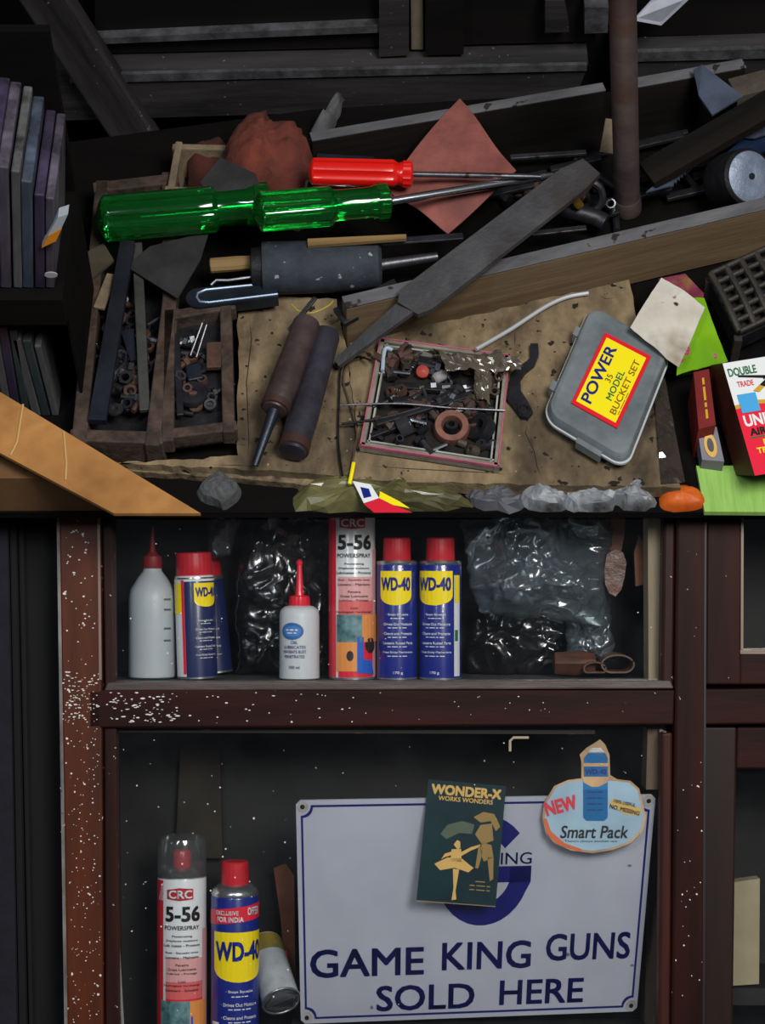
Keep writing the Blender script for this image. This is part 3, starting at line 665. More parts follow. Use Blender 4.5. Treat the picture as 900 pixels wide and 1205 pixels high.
# crumpled clear bag over the box corner
def crump(quad, amp, sc, seed, lift=0, par=None):
    def fn(u, v):
        a, b, c_, d = quad; p = (a*(1-u)+b*u)*(1-v)+(d*(1-u)+c_*u)*v
        q = crumple(p, sc, amp, seed); q2 = crumple(p, sc*1.3, amp, seed+9)
        return p + Vector((q2*.5, q*.5, max(-.002, q+lift*math.sin(PI*u)*math.sin(PI*v))))
    return fn
m_wrap = clear('dirty_wrap', '#b3a896', gloss=.05, rough=.18, milky=.22, dirt=.15, dirtcol='#8d8374', fres=1.6)
q = [T(*p) for p in ((500, 414, z1+.012), (608, 420, z1+.012), (612, 440, z1+.010), (524, 438, z1+.014))]
def wrapf(u, v):
    a, b, c_, d = q; p = (a*(1-u)+b*u)*(1-v)+(d*(1-u)+c_*u)*v; k = crumple(p, 55, .012, 4); p.z += .010*math.sin(PI*v)*math.sin(PI*min(1, u+.2))+k*.8; p.x += crumple(p, 70, .006, 8); p.y += k*.4; p.z = max(p.z, z1+.006); return p
tag(obj('plastic_wrap', MB().grid(wrapf, 26, 10), m_wrap, solid=.0004), 'crumpled dirty clear plastic wrap over the screw box rim', 'plastic wrap')
q3 = [T(*p) for p in ((556, 434, z1+.011), (577, 438, z1+.011), (574, 478, z1+.009), (560, 470, z1+.009))]
def wrapg(u, v):
    a, b, c_, d = q3; p = (a*(1-u)+b*u)*(1-v)+(d*(1-u)+c_*u)*v; k = crumple(p, 70, .008, 14); p.z += k*.7+.004*math.sin(PI*u); p.x += crumple(p, 70, .004, 8); p.z = max(p.z, z1+.006); return p
tag(obj('plastic_wrap', MB().grid(wrapg, 8, 14), m_wrap, solid=.0004), 'twisted strip of clear wrap hanging into the screw box', 'plastic wrap')

# ------------------------------------------------------------------ bits in the left trays
random.seed(5)
def bits(rim_, n, z, label, g):
    for i in range(n):
        u, v = random.uniform(.12, .88), random.uniform(.1, .9)
        p = Vector(rim_[0]).lerp(Vector(rim_[3]), u).lerp(Vector(rim_[1]).lerp(Vector(rim_[2]), u), v)
        k = i % 4; ang = random.uniform(0, 2*PI); mt = random.choice([m_dark, m_black, m_rust, m_dark, m_steel]); zz = z+random.uniform(.004, .010)
        if k == 0: small('bolt', bolt(random.uniform(.014, .026), random.uniform(.0025, .004), lay(p.x, p.y, zz, ang)), mt, 'greasy dark bolt lying in the '+label, 'bolt', 'bolts in the '+g)
        elif k == 1: small('hex_nut', nut(random.uniform(.005, .008), .005, lay(p.x, p.y, zz, ang, random.uniform(-.6, .6))), mt, 'greasy dark nut lying in the '+label, 'nut', 'nuts in the '+g)
        elif k == 2: small('steel_pin', MB().tube([(0, 0, -.014), (0, 0, .014)], random.uniform(.002, .004), 8, lay(p.x, p.y, zz, ang)), mt, 'dark short rod lying in the '+label, 'rod', 'rods in the '+g)
        else: small('washer', bush(random.uniform(.006, .009), .003, .003, lay(p.x, p.y, zz, ang, random.uniform(-.5, .5))), mt, 'dark round washer lying in the '+label, 'washer', 'washers in the '+g)
bits([(120, 330), (102, 505), (180, 505), (192, 350)], 64, .016, 'long wooden tray', 'long wooden tray')
bits([(204, 385), (202, 498), (260, 490), (262, 385)], 26, .024, 'small square wooden tray', 'small square tray')
bar('cold_chisel', (150, 283, .056), (114, 494, .046), .0150, .008, mat('navy_bar', '#2b2f3a', .45, .4, c2='#1d2028', s=25, bump=.2), 'long blue-grey steel bar slanting down the long tray', 'bar', tip=.0175)
bar('flat_bar', (161, 285, .048), (170, 482, .036), .0105, .006, mat('grey_bar', '#464644', .6, .2, c2='#33322f', s=25, bump=.3), 'straight grey flat bar along the tray divider', 'bar')
bar('flat_bar', (132, 322, .046), (116, 362, .044), .012, .004, m_trayrim, 'short olive strip at the long tray end', 'strip')
bar('blue_block', (150, 388, .034), (157, 424, .030), .014, .008, m_bluesteel, 'small blue steel wedge in the long tray', 'wedge', tip=.006)
small('iron_ring', bush(.010, .005, .004, Matrix.Translation(T(109, 450, .020)) @ Matrix.Rotation(.3, 4, 'Y')), m_rust, 'rusty ring at the side of the long tray', 'ring', 'rings in trays')
wire('bright_nail', [(108, 398, .036), (118, 411, .036)], .0012, m_bright, 'short bright nail on the long tray rim', 'nail')
small('iron_disc', bush(.0155, .004, .006, Matrix.Translation(T(227, 466, .030))), m_dark, 'round dark disc with a hole in the small tray', 'disc', 'rings in trays')
bar('flat_bar', (207, 392, .038), (212, 488, .036), .007, .004, m_dark, 'thin dark flat bar standing in the small tray', 'bar')
bar('flat_bar', (252, 402, .040), (252, 432, .038), .016, .006, m_rust, 'reddish rusty block in the small tray', 'block')
bar('blue_block', (226, 428, .038), (230, 446, .037), .015, .006, m_bluesteel, 'small navy block in the small tray', 'block')
sp = thing('split_pin', 'bright two-legged split pin standing in the small tray', 'pin', T(226, 420, .036))
for a, b in (((238, 380, .056), (224, 418, .040)), ((243, 382, .056), (231, 420, .040))):
    obj('leg', MB().tube([T(*a), T(*b)], .0010, 7), m_steel, sp, smooth=True)
obj('loop', MB().tube([T(238, 380, .056), T(241, 376, .057), T(243, 382, .056)], .0011, 7), m_bright, sp, smooth=True)

# ------------------------------------------------------------------ wrench, rod
wr = [(624, 404), (633, 404), (634, 416), (629, 428), (618, 437), (612, 446), (613, 460), (621, 472), (627, 484), (621, 491), (612, 489), (604, 478), (597, 470), (600, 448), (604, 436), (614, 429), (624, 421)]
t = thing('hook_wrench', 'small black hooked wrench lying beside the screw box', 'wrench', T(612, 450, CB))
P = [T(x, y, CB+.006) for x, y in wr]
obj('body', MB().prism([(p.x, p.y, CB+.0003) for p in P], P), m_dark, t)
obj('eye', MB().torus(.0052, .0018, 16, 6, Matrix.Translation(T(616, 481, CB+.0065))), m_black, t, smooth=True)
wire('curved_rod', [(560, 411, CB+.018), (600, 388, CB+.010), (640, 362, CB+.006), (666, 350, CB+.005), (692, 345, CB+.004)], .0021, m_white_rod, 'curved whitish metal rod behind the screw box', 'rod')
wire('dark_string', [(403, 560, CB+.003), (398, 520, CB+.002), (399, 470, CB+.002), (402, 432, CB+.003), (420, 420, CB+.004), (436, 424, z1+.004)], .0011, m_black, 'thin black string trailing beside the screw box', 'string')
wire('brown_twine', [(414, 545, CB+.002), (420, 510, CB+.002), (410, 470, CB+.002), (404, 448, CB+.002), (410, 428, CB+.003), (430, 420, CB+.003)], .0009, mat('twine', '#4a3d2a', .9), 'thin brown twine curling beside the screw box', 'string')

# ------------------------------------------------------------------ clear plastic case with yellow label
hz = CB+.026
c0, c1, c3 = T(641, 484, hz), T(737, 541, hz), T(696, 356, hz)
ex, ey = (c1-c0), (c3-c0); Lx, Ly = ex.length, ey.length; Mb = frame(c0, ex); Mb.translation = Vector((c0.x, c0.y, CB))
if (Mb.inverted() @ c3).y < 0: pass
k = (Mb.inverted() @ c3); sk = k.x/k.y if abs(k.y) > 1e-6 else 0; Ly = k.y
cs = thing('plastic_case', 'frosted clear plastic case with yellow and red printed label', 'case', (c0+ex*.5+ey*.5).xy.to_3d()+Vector((0, 0, CB)))
def rrect(x0, y0, x1, y1, r, n=7):
    pts = []
    for cx, cy, a0 in ((x1-r, y1-r, 0), (x0+r, y1-r, PI/2), (x0+r, y0+r, PI), (x1-r, y0+r, 1.5*PI)):
        pts += [(cx+r*math.cos(a0+PI/2*i/n), cy+r*math.sin(a0+PI/2*i/n)) for i in range(n+1)]
    return pts
def ske(pts): return [(x+y*sk, y) for x, y in pts]
def ringslab(mb, secs):
    n = len(secs[0][0]); vs = []; fs = []
    for pts, z in secs: vs += [(x, y, z) for x, y in ske(pts)]
    for i in range(len(secs)-1):
        for j in range(n): fs.append((i*n+j, i*n+(j+1) % n, (i+1)*n+(j+1) % n, (i+1)*n+j))
    fs += [tuple(range(n))[::-1], tuple((len(secs)-1)*n+j for j in range(n))]
    return mb.add(vs, fs)
mb = MB(); ringslab(mb, [(rrect(.004, .004, Lx-.004, Ly-.004, .014), .0002), (rrect(.001, .001, Lx-.001, Ly-.001, .016), .006), (rrect(.001, .001, Lx-.001, Ly-.001, .016), .013)])
obj('base', mb, m_frost, cs, Mb, smooth=True)
mb = MB(); ringslab(mb, [(rrect(-.001, -.001, Lx+.001, Ly+.001, .017), .0132), (rrect(-.001, -.001, Lx+.001, Ly+.001, .017), .019), (rrect(.002, .002, Lx-.002, Ly-.002, .015), .0245), (rrect(.0055, .0055, Lx-.0055, Ly-.0055, .012), .0255), (rrect(.009, .009, Lx-.009, Ly-.009, .010), .0243)])
lid = obj('lid', mb, m_frost, cs, Mb, smooth=True)
mb = MB(); ringslab(mb, [(rrect(-.0028, -.0028, Lx+.0028, Ly+.0028, .018), .0125), (rrect(-.0028, -.0028, Lx+.0028, Ly+.0028, .018), .0150)])
obj('rim', mb, m_frost_rim, cs, Mb, smooth=True)
for x0, y0, x1, y1 in ((-.007, Ly*.22, -.001, Ly*.30), (-.007, Ly*.72, -.001, Ly*.80), (Lx*.42, -.007, Lx*.72, -.001)):
    p = ske([(x0, y0), (x1, y0), (x1, y1), (x0, y1)])
    obj('latch', MB().slab(p, .008, .018), m_frost, cs, Mb)
def onto(fn_quad, z):                                    # map label coordinates 0..1 on to a pixel quad at height z
    q0, q1, q2, q3 = [T(px, py, z) for px, py in fn_quad]
    return lambda u, v: (q0*(1-u)+q1*u)*(1-v)+(q3*(1-u)+q2*u)*v
lq = [(672, 474), (712, 391), (766, 419), (726, 504)]     # origin, reading direction, ..., down the page
zl = CB+.0262
q0 = onto([lq[3], lq[2], lq[1], lq[0]], zl)
lb = obj('label', MB().prism([q0(0, 0)-Vector((0, 0, .0012)), q0(1, 0)-Vector((0, 0, .0012)), q0(1, 1)-Vector((0, 0, .0012)), q0(0, 1)-Vector((0, 0, .0012))], [q0(0, 0), q0(1, 0), q0(1, 1), q0(0, 1)]), m_lred, lid)
q1 = onto([lq[3], lq[2], lq[1], lq[0]], zl+.0003)
obj('label_field', MB().flat(rect2(.05, .07, .95, .93), q1), m_yellow, lb)
q2 = onto([lq[3], lq[2], lq[1], lq[0]], zl+.0006)
def put(s, cx, cy, w_, h_, mt, **k): obj('lettering', MB().flat(shift(fit(s, w_, h_, **k), cx, cy), q2), mt, lb)
put('POWER', .49, .76, .78, .23, m_navy, bold=.02)
put('35', .50, .55, .10, .12, m_ink)
put('MODEL', .46, .38, .40, .13, m_inkgreen, bold=.015)
put('BUCKET SET', .50, .20, .74, .13, m_inkbrown, bold=.01)
put('=374', .30, .095, .30, .012, m_ink)

# ------------------------------------------------------------------ stained paper, wrappers
def paperf(u, v):
    a, b, c_, d = [T(*p) for p in ((778, 328, .056), (829, 363, .050), (799, 430, .052), (741, 388, .054))]
    p = (a*(1-u)+b*u)*(1-v)+(d*(1-u)+c_*u)*v; p.z += .004*math.sin(3*u+2*v)+crumple(p, 40, .003, 2); return p
tag(obj('stained_paper', MB().grid(paperf, 12, 12), m_paper, smooth=True, solid=.0006), 'stained off-white paper scrap on the clear case corner', 'paper')
sheet('print_wrapper', [(775, 328), (806, 322), (828, 345), (826, 372), (796, 380)], .028, .034, mat('print_wrapper', '#5c2430', .45, c2='#8a3550', s=40, c3='#7c7a1c', s3=30), 'dark printed wrapper with pink and yellow marks behind the stained paper', 'wrapper')
wr = thing('lime_wrapper', 'bright lime green plastic wrapper beside the stained paper', 'wrapper', T(825, 405, 0))
def limef(u, v):
    a, b, c_, d = [T(*p) for p in ((800, 352, .040), (828, 352, .040), (856, 426, .030), (796, 442, .030))]
    p = (a*(1-u)+b*u)*(1-v)+(d*(1-u)+c_*u)*v; p.z += crumple(p, 35, .004, 6); return p
lw = obj('film', MB().grid(limef, 10, 12), m_lime, wr, smooth=True, solid=.001)
obj('foot', MB().prism([(p.x, p.y, 0) for p in [T(x, y, .024) for x, y in ((806, 365), (828, 365), (848, 418), (806, 424))]], [T(x, y, .024) for x, y in ((806, 365), (828, 365), (848, 418), (806, 424))]), m_lime, wr)
def limeq(u, v): p = limef(u, v); return p+Vector((0, 0, .0014))
for s, x, y, w_, h_ in (('K', .13, .60, .16, .14), ('3', .22, .70, .14, .12), ('&', .12, .80, .14, .12), ('o', .78, .88, .12, .07)):
    obj('lettering', MB().flat(shift(rot2(fit(s, w_, h_, bold=.02), .5), x, y), lambda u, v: limeq(u, 1-v) if False else limeq(u, v)), m_magenta, lw)

# clear strip with dark pattern at the cardboard edge
def stripf(u, v):
    a, b, c_, d = [T(*p) for p in ((768, 452, CB+.002), (782, 446, CB+.002), (806, 568, CB+.001), (778, 570, CB+.001))]
    p = (a*(1-u)+b*u)*(1-v)+(d*(1-u)+c_*u)*v; p.z += max(0, crumple(p, 60, .004, 3)); return p
tag(obj('clear_strip', MB().grid(stripf, 6, 24), clear('strip_film', '#a59a90', gloss=.05, rough=.15, milky=.12, dirtcol='#7a6f66', fres=1.6), solid=.0004), 'clear crinkled film strip along the cardboard edge', 'film')

# dark basket lattice at the right
bk = thing('lattice_basket', 'dark plastic lattice basket beside the crate end', 'basket', T(880, 350, 0))
O, U, V_ = T(836, 322, .055), T(975, 258, .06)-T(836, 322, .055), T(870, 390, .045)-T(836, 322, .055)
for i in range(9):
    u = i/8; obj('bar', MB().tube([O+U*u, O+U*u+V_*.5+Vector((0, 0, .004)), O+U*u+V_], .0034, 7), m_lattice, bk, smooth=True)
for i in range(7):
    v = i/6; obj('bar', MB().tube([O+V_*v, O+V_*v+U], .0030, 7), m_lattice, bk, smooth=True)
obj('tray', MB().prism([O+U*0+Vector((0, 0, -.03)), O+U+Vector((0, 0, -.03)), O+U+V_+Vector((0, 0, -.03)), O+V_+Vector((0, 0, -.03))], [O+Vector((0, 0, -.012)), O+U+Vector((0, 0, -.012)), O+U+V_+Vector((0, 0, -.012)), O+V_+Vector((0, 0, -.012))]), m_black, bk)
for a in (O, O+U, O+V_, O+U+V_): obj('foot', MB().box((a.x-.004, a.y-.004, 0), (a.x+.004, a.y+.004, a.z-.01)), m_lattice, bk)

# ------------------------------------------------------------------ pellet cartons
hA, hB = .062, .052
A, B = T(850, 428, hA), T(888, 560, hB); X = T(975, 408, hA)-A
Cc, D = B+X, A+X
A_, B_ = T(836, 436, .012), T(858, 553, .008)
dn = (A_-A+B_-B)/2
pc = thing('pellet_carton', 'red and white carton with an air rifle print', 'carton', (B_.x, B_.y, 0))
bd = obj('body', MB().prism([A+dn, B+dn, Cc+dn, D+dn], [A, B, Cc, D]), m_brownbox, pc)
def pf_(o): return lambda u, v: (B*(1-u)+Cc*u)*(1-v)+(A*(1-u)+D*u)*v + Vector((0, 0, o))
fr = obj('front_print', MB().flat(rect2(.0, .0, 1, .60), pf_(.0004)), m_boxred, bd)
obj('white_field', MB().flat(rect2(.0, .60, 1, 1), pf_(.0004)), m_white, bd)
obj('yellow_band', MB().flat(poly2([(0, .58), (.2, .60), (1, .52), (1, .56), (.2, .635), (0, .615)]), pf_(.0007)), m_gold, bd)
def pp(s, x, y, w_, h_, mt, **k): obj('lettering', MB().flat(shift(fit(s, w_, h_, **k), x, y), pf_(.001)), mt, bd)
pp('DOUBLE', .155, .905, .26, .075, m_inkgreen, bold=.02)
pp('TRADE', .15, .79, .15, .05, m_lred, bold=.01)
rf = MB()
for q_ in ([(.10, .855), (.34, .81), (.35, .835), (.11, .872)], [(.32, .80), (.60, .86), (.60, .885), (.33, .83)], [(.20, .715), (.34, .80), (.38, .78), (.25, .695)], [(.34, .81), (.44, .70), (.49, .71), (.39, .82)]): rf.flat(poly2(q_), pf_(.001))
obj('rifle_print', rf, m_ink, bd); 
st = MB()
for q_ in ([(.20, .715), (.27, .757), (.31, .735), (.25, .695)], [(.39, .765), (.44, .70), (.49, .71), (.43, .785)]): st.flat(poly2(q_), pf_(.0013))
obj('rifle_stock', st, m_gold, bd)
obj('hologram', MB().flat(rect2(.045, .535, .215, .70), pf_(.0013)), m_skyblue, bd)
pp('UNITED', .25, .465, .42, .10, m_white, bold=.03)
pp('AIR', .14, .365, .15, .065, m_ink, bold=.03); pp('PELLETS', .45, .365, .36, .065, m_ink, bold=.03)
obj('green_line', MB().flat(rect2(.06, .312, 1, .324), pf_(.001)), m_inkgreen, bd)
pp('BEST', .24, .265, .16, .05, m_yellow, bold=.02); pp('TRAINING', .26, .20, .36, .05, m_yellow, bold=.02); pp('Box 500', .24, .12, .2, .045, m_ink)
# carton behind it, red and gold spine
A2, B2 = T(818, 437, .050), T(824, 500, .046); 
t = thing('pellet_carton', 'maroon carton with gold lettered spine and oval emblem behind the rifle carton', 'carton', (T(830, 548, 0).x, T(830, 548, 0).y, 0))
q_ = [T(838, 547, .010), T(822, 512, .012), T(816, 438, .040), T(848, 430, .044), T(857, 545, .012)]
sp_ = [T(822, 505, .046), T(816, 438, .050), T(834, 434, .052), T(842, 500, .048)]
bd = obj('body', MB().prism([(p.x, p.y, 0.0) for p in sp_], sp_), m_darkred, t)
def sq(o): return lambda u, v: (sp_[0]*(1-u)+sp_[3]*u)*(1-v)+(sp_[1]*(1-u)+sp_[2]*u)*v+Vector((0, 0, o))
obj('lettering', MB().flat(shift(rot2(fit('=4263', .72, .14), PI/2), .55, .5), sq(.0006)), m_gold, bd)
en = [T(826, 541, .020), T(821, 507, .034), T(843, 502, .036), T(852, 543, .022)]
e_ = obj('end_flap', MB().prism([p-Vector((0, 0, .018)) for p in en], en), mat('flap_grey', '#6d6b74', .6), t)
def eq(o): return lambda u, v: (en[0]*(1-u)+en[3]*u)*(1-v)+(en[1]*(1-u)+en[2]*u)*v+Vector((0, -.0003, o))
obj('oval_emblem', MB().flat(ell2(.5, .48, .30, .38), eq(.0006)), m_gold, e_); obj('oval_core', MB().flat(ell2(.5, .48, .16, .22), eq(.0010)), m_ink, e_)
# pale green box under the cartons
g = [T(x, y, .006) for x, y in ((819, 548), (905, 548), (960, 603), (829, 602))]
tag(obj('green_packet', MB().prism([(p.x, p.y, .0002) for p in g], g), m_limebox), 'pale green flat packet under the pellet cartons', 'packet')

# ------------------------------------------------------------------ stuff in front of the cardboard
blob('grey_rag', [(232, 580), (250, 562), (276, 566), (284, 584), (268, 598), (246, 596)], (.0, .018), m_grey_rag, 'small grey rag scrap in front of the cardboard', 'rag', amp=.006, sc=70, seed=9, flat=True)
yb = blob('yellow_pouch', [(346, 578), (380, 562), (430, 566), (480, 574), (520, 576), (552, 590), (545, 601), (440, 602), (352, 601)], (.0, .016), m_yelbag, 'yellow-green plastic pouch with red printed corner in front of cardboard', 'pouch', amp=.011, sc=60, seed=12, flat=True)
def yq(q_, z): return [T(x, y, z) for x, y in q_]
for nm, q_, mt in (('print_white', [(415, 566), (436, 570), (446, 586), (428, 592)], m_white), ('print_red', [(446, 586), (462, 594), (485, 603), (440, 603), (428, 593)], m_canred), ('print_yellow', [(447, 578), (470, 590), (482, 598), (462, 594), (446, 586)], m_yellow)):
    p = yq(q_, .0245); obj(nm, MB().prism([a_-Vector((0, 0, .0006)) for a_ in p], p), mt, yb)
p = yq([(424, 573), (434, 575), (437, 584), (428, 586)], .0250); obj('print_blue', MB().prism([a_-Vector((0, 0, .0006)) for a_ in p], p), m_wdblue, yb)
wire('yellow_tape', [(416, 545, CB+.004), (414, 556, CB+.004), (411, 570, .022)], .0020, m_yellow, 'short bright yellow tape end at the cardboard edge', 'tape')
for i, (a_, b_) in enumerate(((548, 610), (612, 665), (662, 718), (716, 768))):
    blob('crumpled_sheet', [(a_, 584), (a_+10, 576), (b_-14, 577), (b_+2, 582), (b_, 600), (a_+8, 601)], (.0, .014+.004*(i % 2)), m_foil if i else mat('grey_slate', '#4a4b50', .6, c2='#5d5f66', s=14), ['smooth grey sheet end beside the yellow pouch', 'crumpled grey and black sheet under the wrench side of the cardboard', 'crumpled silvery sheet in front of the plastic case', 'crumpled grey sheet beside the orange peel'][i], 'sheet', amp=.010, sc=55, seed=20+i, flat=True)
blob('orange_cap', [(776, 590), (782, 578), (806, 575), (826, 582), (830, 598), (806, 602), (782, 602)], (.0, .014), m_orange, 'orange rounded plastic piece beside the green packet', 'plastic', amp=.003, sc=60, seed=31)

# ------------------------------------------------------------------ old iron in the crate, right end
P = T(883, 211, .077)+Vector((0, .004, 0))
Q = P+Vector((-.028, .034, -.046))
mh = thing('iron_roller', 'heavy round iron roller with worn pale face in the crate', 'roller', P+Vector((0, 0, -.03)))
M = axis(P, Q)
obj('drum', MB().lathe([(.0285, 0), (.031, .003), (.031, .035), (.029, .045)], 40, M), m_black, mh, smooth=True)
obj('face', MB().lathe([(.0001, -.002), (.010, -.003), (.024, -.002), (.0288, .001), (.0288, .004)], 40, M), mat('pale_worn_face', '#6f7a8d', .45, .3, c2='#8c98ab', s=45, bump=.5, bs=80), mh, smooth=True)
obj('bore', MB().lathe([(.0001, -.0038), (.0035, -.0038), (.0035, -.001)], 16, M), m_ink, mh)
sheetp = [T(x, y, z) for x, y, z in ((816, 82, .085), (826, 76, .090), (874, 113, .088), (838, 135, .080), (822, 112, .082))]
tag(obj('scraper_plate', MB().prism([p-Vector((0, 0, .0025)) for p in sheetp], sheetp), m_blade), 'pale blue-grey scraper plate standing over the dark slat', 'scraper')
sw = [(760, 226), (786, 204), (805, 188), (820, 179), (822, 186)]
tt = []
for i in range(8):
    x0, y0 = 818-i*3.6, 190+i*3.4; tt += [(x0, y0), (x0-.2, y0+4.5)]
P = [T(x, y, .060) for x, y in sw+tt+[(786, 219)]]
tag(obj('saw_blade', MB().prism([p-Vector((0, 0, .002)) for p in P], P), m_blade), 'short toothed saw blade end poking from the crate', 'saw blade')
P = [T(x, y, .072) for x, y in ((848, 186), (872, 164), (915, 140), (930, 150), (915, 168), (884, 186))]
tag(obj('blue_plate', MB().prism([p-Vector((0, 0, .004)) for p in P], P), mat('deep_blue_steel', '#2b3c5e', .35, .4, c2='#1c2740', s=20)), 'deep blue steel plate above the iron roller', 'plate')
P = [T(x, y, .080) for x, y in ((868, 160), (915, 140), (920, 152), (888, 162))]
tag(obj('pale_plate', MB().prism([p-Vector((0, 0, .002)) for p in P], P), m_blade), 'pale grey blade lying on the deep blue plate', 'blade')
# tube elbow, ring, spring near the pipe
def curve(name, pts, r, mt, label, cat, n=14): return wire(name, pts, r, mt, label, cat, n)
curve('pipe_elbow', [(655, 245, .040), (678, 250, .040), (700, 256, .036), (712, 262, .034)], .0095, m_dark, 'short dark curved pipe beside the standing pipe', 'pipe')
small('iron_ring', MB().torus(.017, .0045, 26, 8, Matrix.Translation(T(690, 232, .050)) @ Matrix.Rotation(1.0, 4, 'X')), m_dark, 'dark iron ring tilted behind the file tip', 'ring', 'rings in crate')
small('brass_chip', bush(.006, .003, .004, Matrix.Translation(T(679, 241, .058)) @ Matrix.Rotation(.6, 4, 'Y')), mat('brass', '#b0923f', .3, .8), 'small brass collar beside the dark iron ring', 'collar', 'rings in crate')
small('coil_spring', coil(.0045, .022, 6, .0012, lay(718, 246, .03, 1.4, -.5)), m_steel, 'upright coil spring at the foot of the standing pipe', 'spring', 'springs in crate')
bar('flat_bar', (625, 274, .045), (690, 267, .045), .007, .003, m_steel, 'thin steel strip between file and crate edge', 'bar')
bar('flat_bar', (715, 180, .06), (722, 140, .075), .018, .006, m_trayrim, 'narrow pale stick behind the standing pipe', 'stick')
for i in range(34):
    x, y = random.uniform(590, 865), 0; y = 300-(x-600)*.25-random.uniform(20, 95)
    zz = .012+random.uniform(0, .012)
    if i % 2: small('bolt', bolt(random.uniform(.03, .05), .004, lay(x, y, zz, random.uniform(0, 6))), random.choice([m_black, m_dark, m_rust]), 'greasy black bolt in the shadow of the wooden crate', 'bolt', 'bolts in the wooden crate')
    else: bar('iron_rod', (x-30, y+6, zz), (x+30, y-8, zz+.01), random.uniform(.006, .012), .005, random.choice([m_black, m_dark]), 'dark iron strip lying in the wooden crate bottom', 'strip', group='strips in the wooden crate')
bar('steel_strip', (372, 186, .056), (440, 190, .056), .016, .004, m_bluesteel, 'blue steel strip behind the red screwdriver handle', 'metal strip')
blob('grey_cloth', [(364, 162), (380, 142), (394, 122), (404, 120), (398, 142), (382, 162)], (.004, .024), m_grey_rag, 'grey cloth scrap stuffed behind the crate end', 'cloth', amp=.010, sc=60, seed=41)

# ------------------------------------------------------------------ magazines on the shelf at the left
YL = T(40, 492, 0).y
bs = thing('magazine_shelf', 'dark low shelf unit holding magazines at the bench end', 'shelf', (T(20, 480, 0).x, YL+.05, 0))
zs = S(40, 342, YL).z
obj('shelf_board', MB().box((-.62, YL-.012, zs-.035), (S(74, 340, YL).x, YL+.13, zs)), m_bench, bs)
obj('back_board', MB().box((-.62, YL+.13, 0), (S(74, 340, YL).x, YL+.14, zs+.20)), m_bench, bs)
obj('end_board', MB().box((S(71, 340, YL).x, YL, 0), (S(74, 340, YL).x, YL+.13, zs-.035)), m_bench, bs)
def mag(xb, y0, y1, wd, lean, mt, label, group):
    p = S(xb, y0, YL); hh = S(xb, y1, YL).z-p.z; M = Matrix.Translation(Vector((p.x, YL+.002, zs+.001 if y0 < 380 else .0008))) @ Matrix.Rotation(lean, 4, 'Y')
    o = obj('magazine', MB().box((-wd/2, 0, 0), (wd/2, .11, hh/math.cos(lean)), bev=.0015), mt, None, M); tag(o, label, 'magazine', group)
LU = ['violet-spined magazine at the shelf end, outermost of the upper row', 'mauve-spined magazine between the outermost violet and the thin ash one', 'thin ash grey magazine leaning on the upper shelf', 'slate blue magazine leaning on the upper shelf', 'dark violet magazine between the slate blue one and the innermost', 'short mauve magazine, innermost of the upper row beside the packet']
for i, (x, y1, wd, k) in enumerate(((-8, 190, .012, 2), (6, 195, .010, 0), (20, 200, .008, 3), (32, 212, .010, 1), (46, 228, .009, 2), (58, 232, .008, 0))):
    mag(x, 338, y1, wd, .13, m_book[k], LU[i], 'magazines on the upper shelf')
LD = ['mauve-spined magazine under the shelf board', 'upright ash grey magazine between mauve and violet ones under the shelf board', 'violet-spined magazine under the shelf board', 'upright teal magazine beside the violet one under the shelf board', 'tilted ash grey magazine between two teal ones under the shelf board', 'tilted teal magazine between two ash grey ones under the shelf board', 'narrow tilted ash grey magazine against the shelf end board']
for i, (x, y1, wd, k) in enumerate(((-2, 384, .009, 0), (10, 380, .008, 3), (20, 388, .009, 2), (31, 392, .008, 4), (43, 402, .009, 3), (54, 404, .009, 4), (65, 410, .007, 3))):
    mag(x, 492, y1, wd, .04 if i < 4 else -.03, m_book[k], LD[i], 'magazines under the shelf board')
# a small orange and white packet corner on the shelf
p0, p1, p2, p3 = [S(x, y, YL-.004) for x, y in ((49, 290), (66, 282), (80, 252), (68, 256))]
pk = thing('small_packet', 'small orange and white packet leaning beside the upper magazines', 'packet', (p0.x+.01, YL+.02, zs))
dd = Vector((0, .012, .0))
obj('body', MB().prism([p0+dd, p1+dd, p2+dd, p3+dd], [p0, p1, p2, p3]), mat('packet_white', '#9fa6ad', .6), pk)
obj('orange_end', MB().prism([p0+Vector((0, -.001, 0)), p1+Vector((0, -.001, 0)), (p1+p2)/2+Vector((0, -.001, 0)), (p0*.6+p3*.4)+Vector((0, -.001, 0))], [p0-Vector((0, .002, 0)), p1-Vector((0, .002, 0)), (p1+p2)/2-Vector((0, .002, 0)), (p0*.6+p3*.4)-Vector((0, .002, 0))]), mat('packet_orange', '#c97b12', .6), pk)
M = Matrix.Translation(S(60, 324, YL-.014))
tag(obj('oval_tag', MB().prism([(.006*math.cos(a)*1.0, 0, .0035*math.sin(a)) for a in [2*PI*i/16 for i in range(16)]], [(.006*math.cos(a), .0015, .0035*math.sin(a)) for a in [2*PI*i/16 for i in range(16)]]), mat('tag_grey', '#8c8f96', .6), None, M), 'small pale oval tag stuck to the shelf edge', 'tag')

